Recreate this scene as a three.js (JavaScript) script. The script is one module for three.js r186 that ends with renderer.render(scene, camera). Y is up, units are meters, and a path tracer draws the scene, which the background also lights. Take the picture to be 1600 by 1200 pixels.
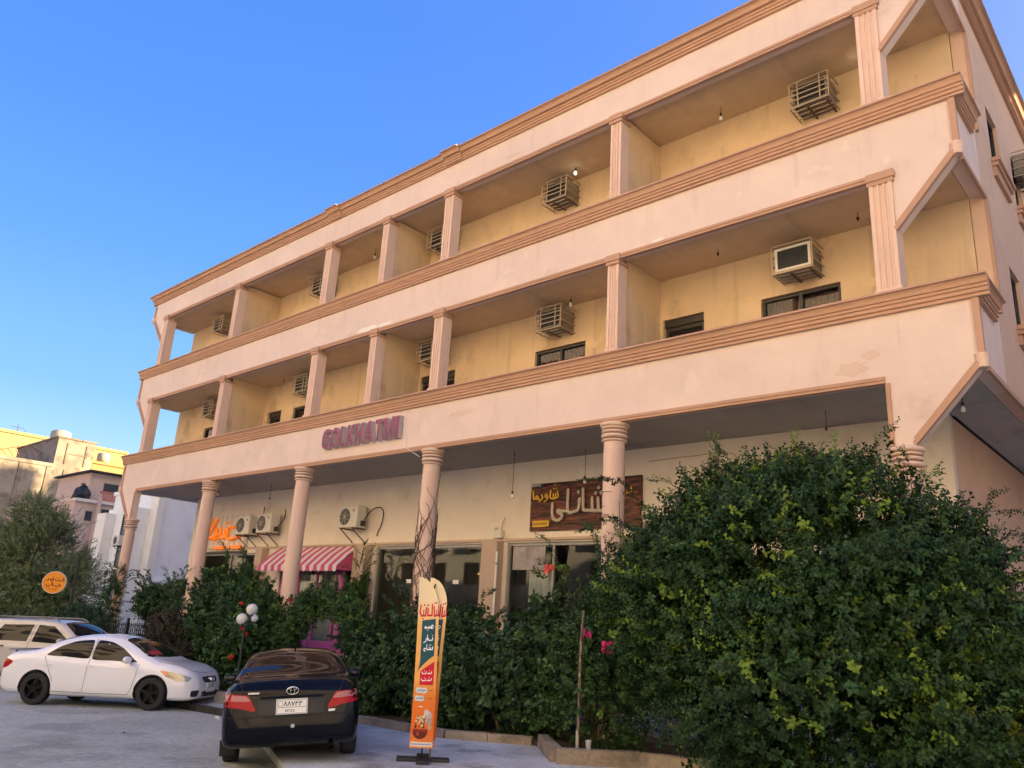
import * as THREE from 'three';
import { mergeGeometries, mergeVertices, toCreasedNormals } from 'three/addons/utils/BufferGeometryUtils.js';
import { RoundedBoxGeometry } from 'three/addons/geometries/RoundedBoxGeometry.js';
import { TextGeometry } from 'three/addons/geometries/TextGeometry.js';
import { FontLoader } from 'three/addons/loaders/FontLoader.js';
import { Brush, Evaluator, SUBTRACTION } from 'three-bvh-csg';
import { MeshBVH } from 'three-mesh-bvh';

// ------------------------------------------------------------------ camera
const scene = new THREE.Scene();
const camera = new THREE.PerspectiveCamera(51.82, 4 / 3, 0.1, 900);
{
  const yaw = 0.745, pitch = 0.291, roll = 0.059;
  const f = new THREE.Vector3(-Math.sin(yaw) * Math.cos(pitch), Math.sin(pitch), -Math.cos(yaw) * Math.cos(pitch));
  const r = new THREE.Vector3(Math.cos(yaw), 0, -Math.sin(yaw));
  const u = new THREE.Vector3().crossVectors(r, f);
  const r2 = r.clone().multiplyScalar(Math.cos(roll)).addScaledVector(u, Math.sin(roll));
  const u2 = u.clone().multiplyScalar(Math.cos(roll)).addScaledVector(r, -Math.sin(roll));
  camera.position.set(2.193, 2.15, 11.903);
  camera.quaternion.setFromRotationMatrix(new THREE.Matrix4().makeBasis(r2, u2, f.clone().negate()));
}
// ------------------------------------------------------------------ sun and sky
const SUN = new THREE.Vector3(0.70, 0.25, -0.67).normalize();
const sun = new THREE.DirectionalLight(new THREE.Color(1, 0.74, 0.43), 5);
sun.position.copy(SUN).multiplyScalar(150); sun.target.position.set(0, 0, 0);
sun.castShadow = true;
Object.assign(sun.shadow.camera, { left: -120, right: 120, top: 60, bottom: -60, near: 1, far: 400 });
sun.shadow.mapSize.set(4096, 4096);
scene.add(sun, sun.target);
{
  const W = 512, H = 256, d = new Float32Array(W * H * 4);
  const keys = [[-90, 0.0821, 0.0752, 0.0684], [-3, 0.1368, 0.1231, 0.1094], [0, 0.513, 0.4788, 0.4241], [4, 0.342, 0.3762, 0.3967], [8, 0.1471, 0.2326, 0.3215], [13, 0.0807, 0.1724, 0.2873], [22, 0.0451, 0.1218, 0.2804], [31, 0.0308, 0.093, 0.2702], [40, 0.0246, 0.0807, 0.2565], [60, 0.0205, 0.0684, 0.2326], [90, 0.0192, 0.0629, 0.2189]];
  const v = new THREE.Vector3();
  for (let j = 0; j < H; j++) for (let i = 0; i < W; i++) {
    const el = ((j + .5) / H - .5) * 180, az = ((i + .5) / W - .5) * 2 * Math.PI, e = el * Math.PI / 180;
    v.set(Math.cos(az) * Math.cos(e), Math.sin(e), Math.sin(az) * Math.cos(e));
    let k = 0; while (k < keys.length - 2 && el > keys[k + 1][0]) k++;
    const t = THREE.MathUtils.clamp((el - keys[k][0]) / (keys[k + 1][0] - keys[k][0]), 0, 1);
    const ang = Math.acos(THREE.MathUtils.clamp(v.dot(SUN), -1, 1)) * 180 / Math.PI;
    const up = THREE.MathUtils.smoothstep(el, -4, 2);
    const g1 = Math.exp(-ang / 7) * 7 * up, g2 = Math.exp(-ang / 16) * 1.1 * up;
    const o = (j * W + i) * 4;
    d[o] = keys[k][1] + (keys[k + 1][1] - keys[k][1]) * t + g1 * 1.0 + g2 * 1.0;
    d[o + 1] = keys[k][2] + (keys[k + 1][2] - keys[k][2]) * t + g1 * .72 + g2 * .8;
    d[o + 2] = keys[k][3] + (keys[k + 1][3] - keys[k][3]) * t + g1 * .4 + g2 * .55;
    d[o + 3] = 1;
  }
  const t = new THREE.DataTexture(d, W, H, THREE.RGBAFormat, THREE.FloatType);
  t.mapping = THREE.EquirectangularReflectionMapping; t.magFilter = THREE.LinearFilter; t.minFilter = THREE.LinearFilter; t.needsUpdate = true;
  scene.background = t; scene.environment = t;
}
const renderer = new THREE.WebGLRenderer({ antialias: true });
renderer.toneMapping = THREE.LinearToneMapping;
renderer.toneMappingExposure = 3.8;
renderer.shadowMap.enabled = true;

// ------------------------------------------------------------------ helpers
let _s = 20240611;
const rnd = () => { _s = (_s + 0x6d2b79f5) | 0; let t = Math.imul(_s ^ (_s >>> 15), 1 | _s); t = (t + Math.imul(t ^ (t >>> 7), 61 | t)) ^ t; return ((t ^ (t >>> 14)) >>> 0) / 4294967296; };
const rr = (a, b) => a + (b - a) * rnd();
const V = (x, y, z) => new THREE.Vector3(x, y, z);
const lerp = THREE.MathUtils.lerp, clamp = THREE.MathUtils.clamp, sstep = THREE.MathUtils.smoothstep;
const names = new Map();
const numbered = (n) => { const k = names.get(n) ?? 0; names.set(n, k + 1); return k ? n + '_' + String(k).padStart(3, '0') : n; };
function tag(o, label, category, group, kind) { if (label) o.userData.label = label; if (category) o.userData.category = category; if (group) o.userData.group = group; if (kind) o.userData.kind = kind; return o; }
function mesh(name, geo, mat, parent, label) {
  const m = new THREE.Mesh(geo, mat); m.name = parent ? name : numbered(name); m.castShadow = m.receiveShadow = true;
  if (label) m.userData.label = label;
  (parent ?? scene).add(m); return m;
}
function thing(name, label, category, pos = [0, 0, 0], turn = 0, group) {
  const g = new THREE.Group(); g.name = numbered(name); g.position.set(...pos); g.rotation.y = turn; scene.add(g); return tag(g, label, category, group);
}
function copy(o, label, group) { const c = o.clone(); c.name = numbered(o.name.replace(/_\d{3}$/, '')); c.userData = { ...o.userData }; if (label) c.userData.label = label; if (group) c.userData.group = group; scene.add(c); return c; }
function structure(name, geo, mat, label) { const m = mesh(name, geo, mat); return tag(m, label, null, null, 'structure'); }
// uv in metres from the position, by the way each face points
function metric(g, ox = 0, oy = 0) {
  g = g.index ? g.toNonIndexed() : g;
  const p = g.attributes.position, uv = new Float32Array(p.count * 2), a = V(), b = V(), c = V(), n = V();
  for (let i = 0; i < p.count; i += 3) {
    a.fromBufferAttribute(p, i); b.fromBufferAttribute(p, i + 1); c.fromBufferAttribute(p, i + 2);
    n.subVectors(b, a).cross(c.clone().sub(a)); const ax = Math.abs(n.x), ay = Math.abs(n.y), az = Math.abs(n.z);
    [a, b, c].forEach((q, k) => { const u = ax > ay && ax > az ? q.z : q.x, w = ay >= ax && ay >= az ? q.z : q.y; uv[(i + k) * 2] = u + ox; uv[(i + k) * 2 + 1] = w + oy; });
  }
  g.setAttribute('uv', new THREE.BufferAttribute(uv, 2)); return g;
}
const box = (x0, x1, y0, y1, z0, z1) => metric(new THREE.BoxGeometry(Math.abs(x1 - x0), Math.abs(y1 - y0), Math.abs(z1 - z0)).translate((x0 + x1) / 2, (y0 + y1) / 2, (z0 + z1) / 2));
const rbox = (x0, x1, y0, y1, z0, z1, r = .01, s = 2) => metric(new RoundedBoxGeometry(Math.abs(x1 - x0), Math.abs(y1 - y0), Math.abs(z1 - z0), s, r).translate((x0 + x1) / 2, (y0 + y1) / 2, (z0 + z1) / 2));
function shapeXY(pts, holes = []) { const s = new THREE.Shape(pts.map(([x, y]) => new THREE.Vector2(x, y))); for (const h of holes) s.holes.push(new THREE.Path(h.map(([x, y]) => new THREE.Vector2(x, y)))); return s; }
const rectHole = (x0, x1, y0, y1) => [[x0, y0], [x0, y1], [x1, y1], [x1, y0]];
function slabXY(pts, z0, z1, holes) { return metric(new THREE.ExtrudeGeometry(shapeXY(pts, holes), { depth: z1 - z0, bevelEnabled: false }).translate(0, 0, z0)); }
function slabZY(pts, x0, x1, holes) { const g = new THREE.ExtrudeGeometry(shapeXY(pts, holes), { depth: x1 - x0, bevelEnabled: false }); g.rotateY(-Math.PI / 2); g.translate(x1, 0, 0); return metric(g); } // pts are (z, y)
// a bar with square section between two points
function bar(a, b, w, h = w, up = V(0, 1, 0)) {
  const d = b.clone().sub(a), L = d.length(); d.normalize(); let s = V().crossVectors(up, d); if (s.lengthSq() < 1e-6) s = V(1, 0, 0); s.normalize(); const u = V().crossVectors(d, s);
  const g = new THREE.BoxGeometry(w, h, L); g.applyMatrix4(new THREE.Matrix4().makeBasis(s, u, d).setPosition(a.clone().add(b).multiplyScalar(.5))); return metric(g);
}
const tube = (pts, r, seg = 24, rs = 7, closed = false) => new THREE.TubeGeometry(new THREE.CatmullRomCurve3(pts, closed, 'catmullrom', .5), seg, r, rs, closed);
const cyl = (r0, r1, h, x, y, z, n = 20) => new THREE.CylinderGeometry(r1, r0, h, n).translate(x, y + h / 2, z);
const merge = (list) => mergeGeometries(list.map((g) => { g = g.index ? g.toNonIndexed() : g; for (const k of Object.keys(g.attributes)) if (!['position', 'normal', 'uv'].includes(k)) g.deleteAttribute(k); return g; }));
function taper(pts, r0, r1, seg = 14, rs = 7) { // tapered branch
  const c = new THREE.CatmullRomCurve3(pts), g = new THREE.TubeGeometry(c, seg, 1, rs), p = g.attributes.position, q = V();
  for (let i = 0; i <= seg; i++) { c.getPointAt(i / seg, q); const r = lerp(r0, r1, i / seg); for (let k = 0; k <= rs; k++) { const j = i * (rs + 1) + k; p.setXYZ(j, q.x + (p.getX(j) - q.x) * r, q.y + (p.getY(j) - q.y) * r, q.z + (p.getZ(j) - q.z) * r); } }
  g.computeVertexNormals(); return g;
}

// ------------------------------------------------------------------ tileable noise and textures
const hash = (x, y, s) => { let h = Math.imul(x, 374761393) + Math.imul(y, 668265263) + Math.imul(s, 974711); h = Math.imul(h ^ (h >>> 13), 1274126177); return ((h ^ (h >>> 16)) >>> 0) / 4294967296; };
function vnoise(x, y, per, s) {
  const xi = Math.floor(x), yi = Math.floor(y), fx = x - xi, fy = y - yi, u = fx * fx * (3 - 2 * fx), w = fy * fy * (3 - 2 * fy), m = (a) => ((a % per) + per) % per;
  return lerp(lerp(hash(m(xi), m(yi), s), hash(m(xi + 1), m(yi), s), u), lerp(hash(m(xi), m(yi + 1), s), hash(m(xi + 1), m(yi + 1), s), u), w);
}
function fbm(u, v, per, oct, s) { let a = .5, t = 0, n = 0; for (let i = 0; i < oct; i++) { t += a * vnoise(u * per, v * per, per, s + i * 17); n += a; a *= .55; per *= 2; } return t / n; }
function tex(size, metres, fn, srgb = true) {
  const d = new Uint8Array(size * size * 4);
  for (let j = 0; j < size; j++) for (let i = 0; i < size; i++) { const c = fn(i / size, j / size), o = (j * size + i) * 4; for (let k = 0; k < 3; k++) d[o + k] = clamp(Math.round((Array.isArray(c) ? c[k] : c) * 255), 0, 255); d[o + 3] = 255; }
  const t = new THREE.DataTexture(d, size, size, THREE.RGBAFormat); t.wrapS = t.wrapT = THREE.RepeatWrapping; t.magFilter = THREE.LinearFilter; t.minFilter = THREE.LinearMipmapLinearFilter; t.generateMipmaps = true;
  if (srgb) t.colorSpace = THREE.SRGBColorSpace; t.repeat.set(1 / metres, 1 / metres); t.needsUpdate = true; return t;
}
// plaster: weathered paint with blotches, faint run marks and worn patches (grain of its own)
const plasterTex = tex(768, 7, (u, v) => {
  const a = fbm(u, v, 5, 6, 3), b = fbm(u, v, 24, 4, 40), run = fbm(u, v * .12, 40, 3, 70), chip = fbm(u, v, 14, 5, 90);
  let k = .98 + (a - .5) * .07 + (b - .5) * .04 - Math.max(0, run - .62) * .14; const w = sstep(chip, .70, .74) * .03;
  const dirt = sstep(fbm(u, v, 9, 6, 140), .66, .80) * .05;
  return [k + w - dirt * .8, k + w - dirt, k + w * 1.4 - dirt * 1.1];
});
const plasterDirtyTex = tex(768, 6, (u, v) => {
  const a = fbm(u, v, 4, 6, 203), b = fbm(u, v, 24, 4, 240), run = fbm(u, v * .1, 30, 4, 270), st = fbm(u, v, 6, 6, 290), ring = Math.abs(fbm(u, v, 7, 5, 311) - .5);
  let k = .975 + (a - .5) * .13 + (b - .5) * .05 - Math.max(0, run - .60) * .3; const d = sstep(st, .62, .76) * .11 + sstep(.010 - ring, 0, .010) * .025, w = sstep(fbm(u, v, 11, 6, 350), .70, .74) * .1;
  return [k - d * .8 + w, k - d + w, k - d * 1.15 + w * 1.3];
});
const plasterBump = tex(512, 1.3, (u, v) => fbm(u, v, 24, 5, 9) * .7 + fbm(u, v, 5, 3, 19) * .3, false);
const asphaltTex = tex(1024, 9, (u, v) => {
  const a = fbm(u, v, 4, 5, 401), g = fbm(u, v, 160, 2, 421), st = sstep(fbm(u, v, 6, 6, 431), .54, .72), cr = Math.abs(fbm(u, v, 5, 6, 451) - .5), c = sstep(.006 - cr, 0, .006) * sstep(a, .45, .6);
  const k = .75 + (a - .5) * .20 + (g - .5) * .16 - st * .09 - c * .18; return [k * 1.03, k, k * .955];
});
const asphaltBump = tex(512, 1.2, (u, v) => fbm(u, v, 60, 4, 471), false);
const concreteTex = tex(768, 4, (u, v) => {
  const a = fbm(u, v, 5, 6, 501), g = fbm(u, v, 110, 3, 521), st = sstep(fbm(u, v, 7, 6, 541), .55, .75);
  const k = .80 + (a - .5) * .34 + (g - .5) * .18 - st * .15; return [k * 1.01, k, k * .97];
});
const barkTex = tex(256, .5, (u, v) => { const k = .55 + (fbm(u, v * .3, 16, 5, 601) - .5) * .9; return [k, k * .9, k * .78]; });
const woodTex = tex(512, 1.1, (u, v) => { const k = .62 + (fbm(u * .15, v, 30, 5, 701) - .5) * 1.1; return [k, k * .92, k * .9]; });

const col = (r, g, b) => new THREE.Color().setRGB(r, g, b);
const std = (c, rough = .9, o = {}) => new THREE.MeshStandardMaterial({ color: c, roughness: rough, ...o });
const wall = (c, o = {}) => std(c, .93, { map: plasterTex, bumpMap: plasterBump, bumpScale: .004, ...o });
const M = {
  peach: wall(col(.765, .615, .53)), trim: wall(col(.53, .32, .215)), column: wall(col(.77, .56, .44)),
  cream: wall(col(.72, .535, .335), { map: plasterDirtyTex }), ceiling: wall(col(.72, .535, .335), { map: plasterDirtyTex }),
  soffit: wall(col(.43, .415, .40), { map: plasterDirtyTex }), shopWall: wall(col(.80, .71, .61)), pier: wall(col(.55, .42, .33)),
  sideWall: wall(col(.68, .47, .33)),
  asphalt: std(col(.64, .75, .81), .93, { map: asphaltTex, bumpMap: asphaltBump, bumpScale: .006 }),
  concrete: std(col(.80, .86, .92), .92, { map: concreteTex, bumpMap: plasterBump, bumpScale: .006 }),
  kerb: std(col(.50, .42, .345), .92, { map: concreteTex, bumpMap: plasterBump, bumpScale: .012 }),
  kerbDark: std(col(.045, .045, .05), .9, { map: concreteTex, bumpMap: plasterBump, bumpScale: .01 }),
  soil: std(col(.16, .12, .085), 1, { map: concreteTex, bumpMap: plasterBump, bumpScale: .03 }),
  stone: std(col(.42, .32, .24), .92, { map: concreteTex, bumpMap: plasterBump, bumpScale: .02 }),
  dark: std(col(.02, .02, .022), .8), black: std(col(.012, .012, .013), .5), iron: std(col(.025, .025, .028), .5, { metalness: .4 }),
  frame: std(col(.05, .043, .04), .45, { metalness: .3 }), alu: std(col(.30, .30, .30), .45, { metalness: .5 }),
  glass: new THREE.MeshPhysicalMaterial({ color: col(.80, .84, .84), roughness: .02, transmission: 1, thickness: 0, ior: 1.5, specularIntensity: .5 }),
  tint: new THREE.MeshPhysicalMaterial({ color: col(.014, .013, .013), roughness: .03, specularIntensity: .55 }),
  interior: std(col(.20, .17, .14), .9), floorTile: std(col(.32, .29, .26), .6),
  curtain: std(col(.62, .60, .56), 1), maroon: std(col(.16, .055, .05), 1), pink: std(col(.80, .16, .50), .7), pinkStripe: std(col(.62, .10, .26), .95), whiteStripe: std(col(.74, .66, .64), .95),
  acCase: std(col(.40, .36, .31), .75, { map: concreteTex }), acWhite: std(col(.72, .69, .62), .6, { map: plasterTex }), acGrille: std(col(.05, .05, .05), .7), fins: std(col(.035, .038, .042), .5, { metalness: .3 }), rust: std(col(.16, .10, .07), .85),
  cage: std(col(.46, .37, .28), .8), white: std(col(.8, .8, .78), .5), bulb: new THREE.MeshPhysicalMaterial({ color: col(.85, .84, .80), roughness: .25 }),
  rubber: std(col(.018, .018, .019), .85), rim: std(col(.016, .016, .017), .4, { metalness: .6 }), chrome: std(col(.75, .75, .76), .15, { metalness: 1 }),
  bark: std(col(.30, .24, .18), .95, { map: barkTex, bumpMap: barkTex, bumpScale: .02 }),
};
const gh = (x) => .31 + .027 * clamp(x, -40, 15);

// ------------------------------------------------------------------ ground
{
  const xs = [-400, -200, -100, -60, -40, -30, -20, -10, 0, 15, 40, 100, 400], zs = [-400, -100, -40, -20, 0, 10, 20, 40, 100, 400], P = [], I = [], U = [];
  for (const z of zs) for (const x of xs) { P.push(x, gh(x), z); U.push(x, z); }
  for (let j = 0; j < zs.length - 1; j++) for (let i = 0; i < xs.length - 1; i++) { const a = j * xs.length + i, b = a + xs.length; I.push(a, b, a + 1, b, b + 1, a + 1); }
  const g = new THREE.BufferGeometry(); g.setAttribute('position', new THREE.Float32BufferAttribute(P, 3)); g.setAttribute('uv', new THREE.Float32BufferAttribute(U, 2)); g.setIndex(I); g.computeVertexNormals();
  structure('road', g, M.asphalt, 'grey worn asphalt street with cracks and patches');
}
// a sloping slab that follows the street: outline in (x, z), top h above the street
function slopeSlab(pts, h, depth = .6) {
  const g = new THREE.ExtrudeGeometry(shapeXY(pts.map(([x, z]) => [x, -z])), { depth: h + depth, bevelEnabled: false, steps: 1 });
  g.rotateX(-Math.PI / 2); const p = g.attributes.position; for (let i = 0; i < p.count; i++) p.setY(i, p.getY(i) - depth + gh(p.getX(i))); g.computeVertexNormals(); return metric(g);
}
structure('pavement', slopeSlab([[-39, 2.55], [-13.3, 2.55], [-7.9, 5.2], [-4.5, 6.9], [4, 7.4], [4, -1], [-39, -1]], .11), M.concrete, 'pale concrete pavement in front of the hotel');
{
  const k = new THREE.Group(); k.name = 'road_kerb'; scene.add(k); tag(k, 'dark concrete kerb along the edge of the street', null, null, 'structure');
  for (let x = -39; x < -13.4; x += .92) { const a = V(x + .012, gh(x) + .03, 2.61), b = V(Math.min(x + .908, -13.3), gh(x + .92) + .03, 2.61); mesh('kerb_stone', bar(a, b, .12, .20), M.kerbDark, k); }
  let a = V(-13.25, 0, 2.6), e = V(-7.9, 0, 5.26), n = 6; for (let i = 0; i < 2; i++) { const p = a.clone().lerp(e, (i + .012) / n), q = a.clone().lerp(e, (i + .988) / n); p.y = gh(p.x) + .025; q.y = gh(q.x) + .025; mesh('kerb_stone', bar(p, q, .12, .19), M.kerbDark, k); }
}
structure('terrace', box(-26.9, -1.06, -1.2, .42, -2.62, -.55), M.floorTile, 'raised tiled terrace under the columns');
structure('planting_bed', slopeSlab([[-27, 1.35], [-11, 1.5], [-8.3, 1.6], [-6.8, 1.1], [-5.3, 2.2], [-3.6, 1.2], [.7, .9], [.7, -1.0], [-27, -1.0]], .17), M.soil, 'dark soil of the planting bed before the terrace');
{
  const k = new THREE.Group(); k.name = 'planter_edging'; scene.add(k); tag(k, 'brown concrete edging blocks round the planting bed', null, null, 'structure');
  const run = (pts, h) => { for (let s = 0; s < pts.length - 1; s++) { const a = V(pts[s][0], 0, pts[s][1]), b = V(pts[s + 1][0], 0, pts[s + 1][1]), n = Math.max(1, Math.round(a.distanceTo(b) / .9)); for (let i = 0; i < n; i++) { const p = a.clone().lerp(b, (i + .006) / n), q = a.clone().lerp(b, (i + .994) / n); p.y = gh(p.x) + h / 2 + .04 + rr(-.006, .006); q.y = gh(q.x) + h / 2 + .04 + rr(-.006, .006); mesh('edging_block', bar(p, q, .16, h + .12), M.kerb, k); } } };
  run([[-16.4, 1.45], [-11, 1.62], [-8.2, 1.74], [-6.8, 1.14]], .14); run([[-5.36, 2.34], [-4.4, 1.66], [-2.4, 1.25], [.75, .95]], .21); run([[-5.42, 2.28], [-6.55, 1.2]], .21);
  run([[-16.4, 1.35], [-16.2, 2.1]], .14);
}
{ // pale concrete step at the side passage
  const t = thing('side_steps', 'pale concrete step with brown stone riser beside the side wall', 'steps', [0, 0, 0]);
  mesh('tread', box(-1.04, 1.3, .70, .86, -14, -1.25), M.concrete, t); mesh('riser', box(-1.02, 1.26, -.1, .70, -13.9, -1.33), M.stone, t);
}

// ------------------------------------------------------------------ the hotel
const hotel = thing('hotel_building', 'long three storey peach hotel with open balconies above a columned arcade', 'building');
const XL = -28, XC = 0, P0 = [-27, -26.7], P6 = [-1.28, -.94];
const LV = [{ B: 5.85, T: 7.2 }, { B: 9.21, T: 10.5 }, { B: 12.5, T: 13.5 }];
for (const { B, T } of LV) {
  mesh('balcony_parapet', slabXY([[XL, T - .06], [XL, B + .06], [P0[0], B - 1], [P0[1], B - 1], [P0[1], B], [P6[0], B], [P6[0], B - 1], [P6[1], B - 1], [XC, B + .06], [XC, T - .06]], -.2, 0), M.peach, hotel);
  // returns round both ends of the balcony
  for (const s of [0, 1]) mesh('balcony_parapet', box(s ? -.2 : XL, s ? XC - .003 : XL + .2, B + .05, T - .06, -1.57, -.2), M.peach, hotel);
}
// cornices: a stepped profile run along the front and back along both ends
function profile(pts, x0, x1) { // pts (out, y), extruded along x; out = +z
  const g = new THREE.ExtrudeGeometry(shapeXY(pts.map(([o, y]) => [-o, y])), { depth: x1 - x0, bevelEnabled: false }); g.rotateY(Math.PI / 2); g.translate(x0, 0, 0); return metric(g);
}
const CORN = (T, p = 1) => [[-.03, T], [.185 * p, T], [.19 * p, T - .035], [.15 * p, T - .045], [.125 * p, T - .08], [.11 * p, T - .13], [.085, T - .135], [.085, T - .18], [.06, T - .19], [.06, T - .215], [.075, T - .22], [.075, T - .25], [.045, T - .258], [.045, T - .28], [.058, T - .285], [.058, T - .31], [-.03, T - .315]];
for (const [i, { T }] of LV.entries()) {
  const p = i === 2 ? 1.35 : 1, o = .19 * p, top = i === 2 ? 13.58 : T;
  mesh('cornice', profile(CORN(top, p), XL - o, XC + o), M.trim, hotel);
  const back = i === 2 ? 16 : 1.15;
  const g = profile(CORN(top, p), 0.0, back - .002); g.rotateY(Math.PI / 2); mesh('cornice', g.translate(0, 0, -.002), M.trim, hotel); // right end: out = +x
  const h = profile(CORN(top, p), 0.0, back - .002); h.rotateY(-Math.PI / 2); h.translate(XL, 0, -back); mesh('cornice', h, M.trim, hotel);
}
// right cornice was built along x then turned: +z -> +x
for (const [a, b] of [[-16.5, -15.95], [-11.5, -10.9]]) mesh('cornice_block', profile(CORN(13.588, 1.45).map(([o, y]) => [o + (o > 0 ? .05 : 0), y]), a, b), M.trim, hotel);
mesh('roof_parapet', box(XL + .003, XC - .003, 12.95, 13.5, -16, -15.8), M.peach, hotel);
for (const s of [0, 1]) mesh('roof_parapet', box(s ? -.2 : XL + .002, s ? -.002 : XL + .2, 12.9, 13.5, -15.8, -1.58), M.sideWall, hotel);
// slabs, ceilings
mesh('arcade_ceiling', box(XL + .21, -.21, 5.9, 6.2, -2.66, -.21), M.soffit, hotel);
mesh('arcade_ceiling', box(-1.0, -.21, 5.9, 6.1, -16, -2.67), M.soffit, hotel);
mesh('balcony_ceiling', box(XL + .21, -.21, 9.27, 9.5, -2.66, -.21), M.ceiling, hotel);
mesh('balcony_ceiling', box(XL + .21, -.21, 12.6, 12.9, -2.66, -.21), M.ceiling, hotel);
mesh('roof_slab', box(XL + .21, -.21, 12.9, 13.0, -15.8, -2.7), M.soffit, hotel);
// back wall of the balconies with its door and window openings
const doors = [[-6.02, -5.08], [-13.62, -12.28], [-21.25, -20.45]], wins = [[-3.87, -2.36], [-9.54, -8.05], [-19.75, -18.4], [-25.6, -24.6]];
for (const f of [6.2, 9.5]) {
  const y1 = f === 6.2 ? 9.27 : 12.6, top = f + 2.13, holes = [...doors.map(([a, b]) => rectHole(a, b, f + .04, top + .03)), ...wins.map(([a, b]) => rectHole(a, b, f + .95, top))];
  mesh('balcony_wall', slabXY([[-27.85, f], [-27.85, y1], [-.21, y1], [-.21, f]], -1.77, -1.57, holes), M.cream, hotel);
  for (const [a, b] of doors) {
    const d = mesh('balcony_door', merge([box(a + .02, a + .09, f + .05, top - .13, -1.72, -1.66), box(b - .09, b - .02, f + .05, top - .13, -1.72, -1.66), box(a + .092, b - .092, top - .22, top - .13, -1.72, -1.66), box(a + .092, b - .092, f + .05, f + .85, -1.71, -1.67), box(a + .01, b - .01, top - .128, top + .02, -1.73, -1.62)]), M.frame, hotel);
    mesh('pane', box(a + .093, b - .093, f + .853, top - .223, -1.695, -1.689), M.tint, d); mesh('handle', bar(V(b - .06, f + 1.0, -1.64), V(b - .06, f + 1.15, -1.64), .02), M.alu, d);
  }
  for (const [a, b] of wins) {
    const m = (a + b) / 2, y0 = f + .95, w = mesh('window', merge([box(a + .01, b - .01, y0 + .01, y0 + .06, -1.72, -1.63), box(a + .01, b - .01, top - .06, top - .01, -1.72, -1.63), box(a + .01, a + .06, y0 + .062, top - .062, -1.72, -1.63), box(b - .06, b - .01, y0 + .062, top - .062, -1.72, -1.63), box(m - .03, m + .03, y0 + .062, top - .062, -1.70, -1.635)]), M.frame, hotel);
    mesh('pane', box(a + .062, m - .032, y0 + .063, top - .063, -1.675, -1.669), M.glass, w); mesh('pane', box(m + .032, b - .062, y0 + .063, top - .063, -1.685, -1.679), M.glass, w);
    for (const [c, d, mat] of [[a + .07, m - .05, M.maroon], [m + .05, b - .07, M.maroon]]) { const n = 26, s = []; for (let i = 0; i <= n; i++) s.push([lerp(c, d, i / n), -1.80 + Math.sin(i * 1.5 + a) * .02]); const o = s.slice().reverse().map(([x, z]) => [x, z - .012]); const g = new THREE.ExtrudeGeometry(shapeXY([...s, ...o].map(([x, z]) => [x, -z])), { depth: top - y0, bevelEnabled: false }); g.rotateX(-Math.PI / 2); g.translate(0, y0, 0); mesh('curtain', metric(g), mat, w); }
    mesh('sill', box(a - .04, b + .04, y0 - .06, y0 - .002, -1.62, -1.53), M.cream, w);
  }
}
mesh('core_wall', box(XL + .22, -.22, 6.21, 12.89, -15.9, -2.62), M.interior, hotel);
mesh('rear_wall', box(XL, XC, 5.9, 12.94, -16.2, -16.002), M.peach, hotel);
// right and left end walls
{
  const holes = [rectHole(-3.75, -2.85, 10.58, 11.75), rectHole(-5.75, -4.95, 10.58, 11.75), rectHole(-3.95, -3.1, 7.45, 8.6), rectHole(-6.0, -5.2, 7.45, 8.6)];
  mesh('side_wall', slabZY([[-16, 5.9], [-16, 13.0], [-1.575, 13.0], [-1.575, 5.9]], -.2, 0, holes), M.sideWall, hotel);
  mesh('side_wall', slabZY([[-16, 5.9], [-16, 13.0], [-1.9, 13.0], [-1.9, 5.9]], XL, XL + .2), M.sideWall, hotel);
  for (const h of holes) {
    const z0 = h[0][0], z1 = h[2][0], y0 = h[0][1], y1 = h[2][1], m = (z0 + z1) / 2;
    const w = mesh('window', merge([box(-.14, -.06, y0 + .01, y0 + .06, z0 + .01, z1 - .01), box(-.14, -.06, y1 - .06, y1 - .01, z0 + .01, z1 - .01), box(-.14, -.06, y0 + .062, y1 - .062, z0 + .01, z0 + .06), box(-.14, -.06, y0 + .062, y1 - .062, z1 - .06, z1 - .01), box(-.13, -.07, y0 + .062, y1 - .062, m - .025, m + .025)]), M.frame, hotel);
    mesh('pane', box(-.10, -.095, y0 + .063, y1 - .063, z0 + .063, z1 - .063), M.tint, w);
    mesh('sill', merge([box(.001, .14, y0 - .08, y0 - .003, z0 - .35, z1 + .1), box(.001, .10, y0 - .16, y0 - .083, z0 - .32, z1 + .07), box(.001, .06, y0 - .34, y0 - .163, z0 - .28, z1 + .03)]), M.trim, w);
  }
  // raised band round the open end of the balconies
  for (const { B, T } of [{ B: 9.21, T: 7.2 }, { B: 12.5, T: 10.5 }]) { mesh('bead', box(.001, .05, T, B + .05, -1.68, -1.58), M.trim, hotel); mesh('bead', box(.002, .05, B - .02, B + .05, -1.575, -.12), M.trim, hotel); }
  mesh('bead', box(.002, .05, 5.84, 5.92, -16, -.12), M.trim, hotel);
}
for (const x of [P6[0] + .001, P0[1] - .061]) mesh('bead', box(x, x + .06, 4.87, 5.82, .001, .03), M.trim, hotel);
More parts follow.
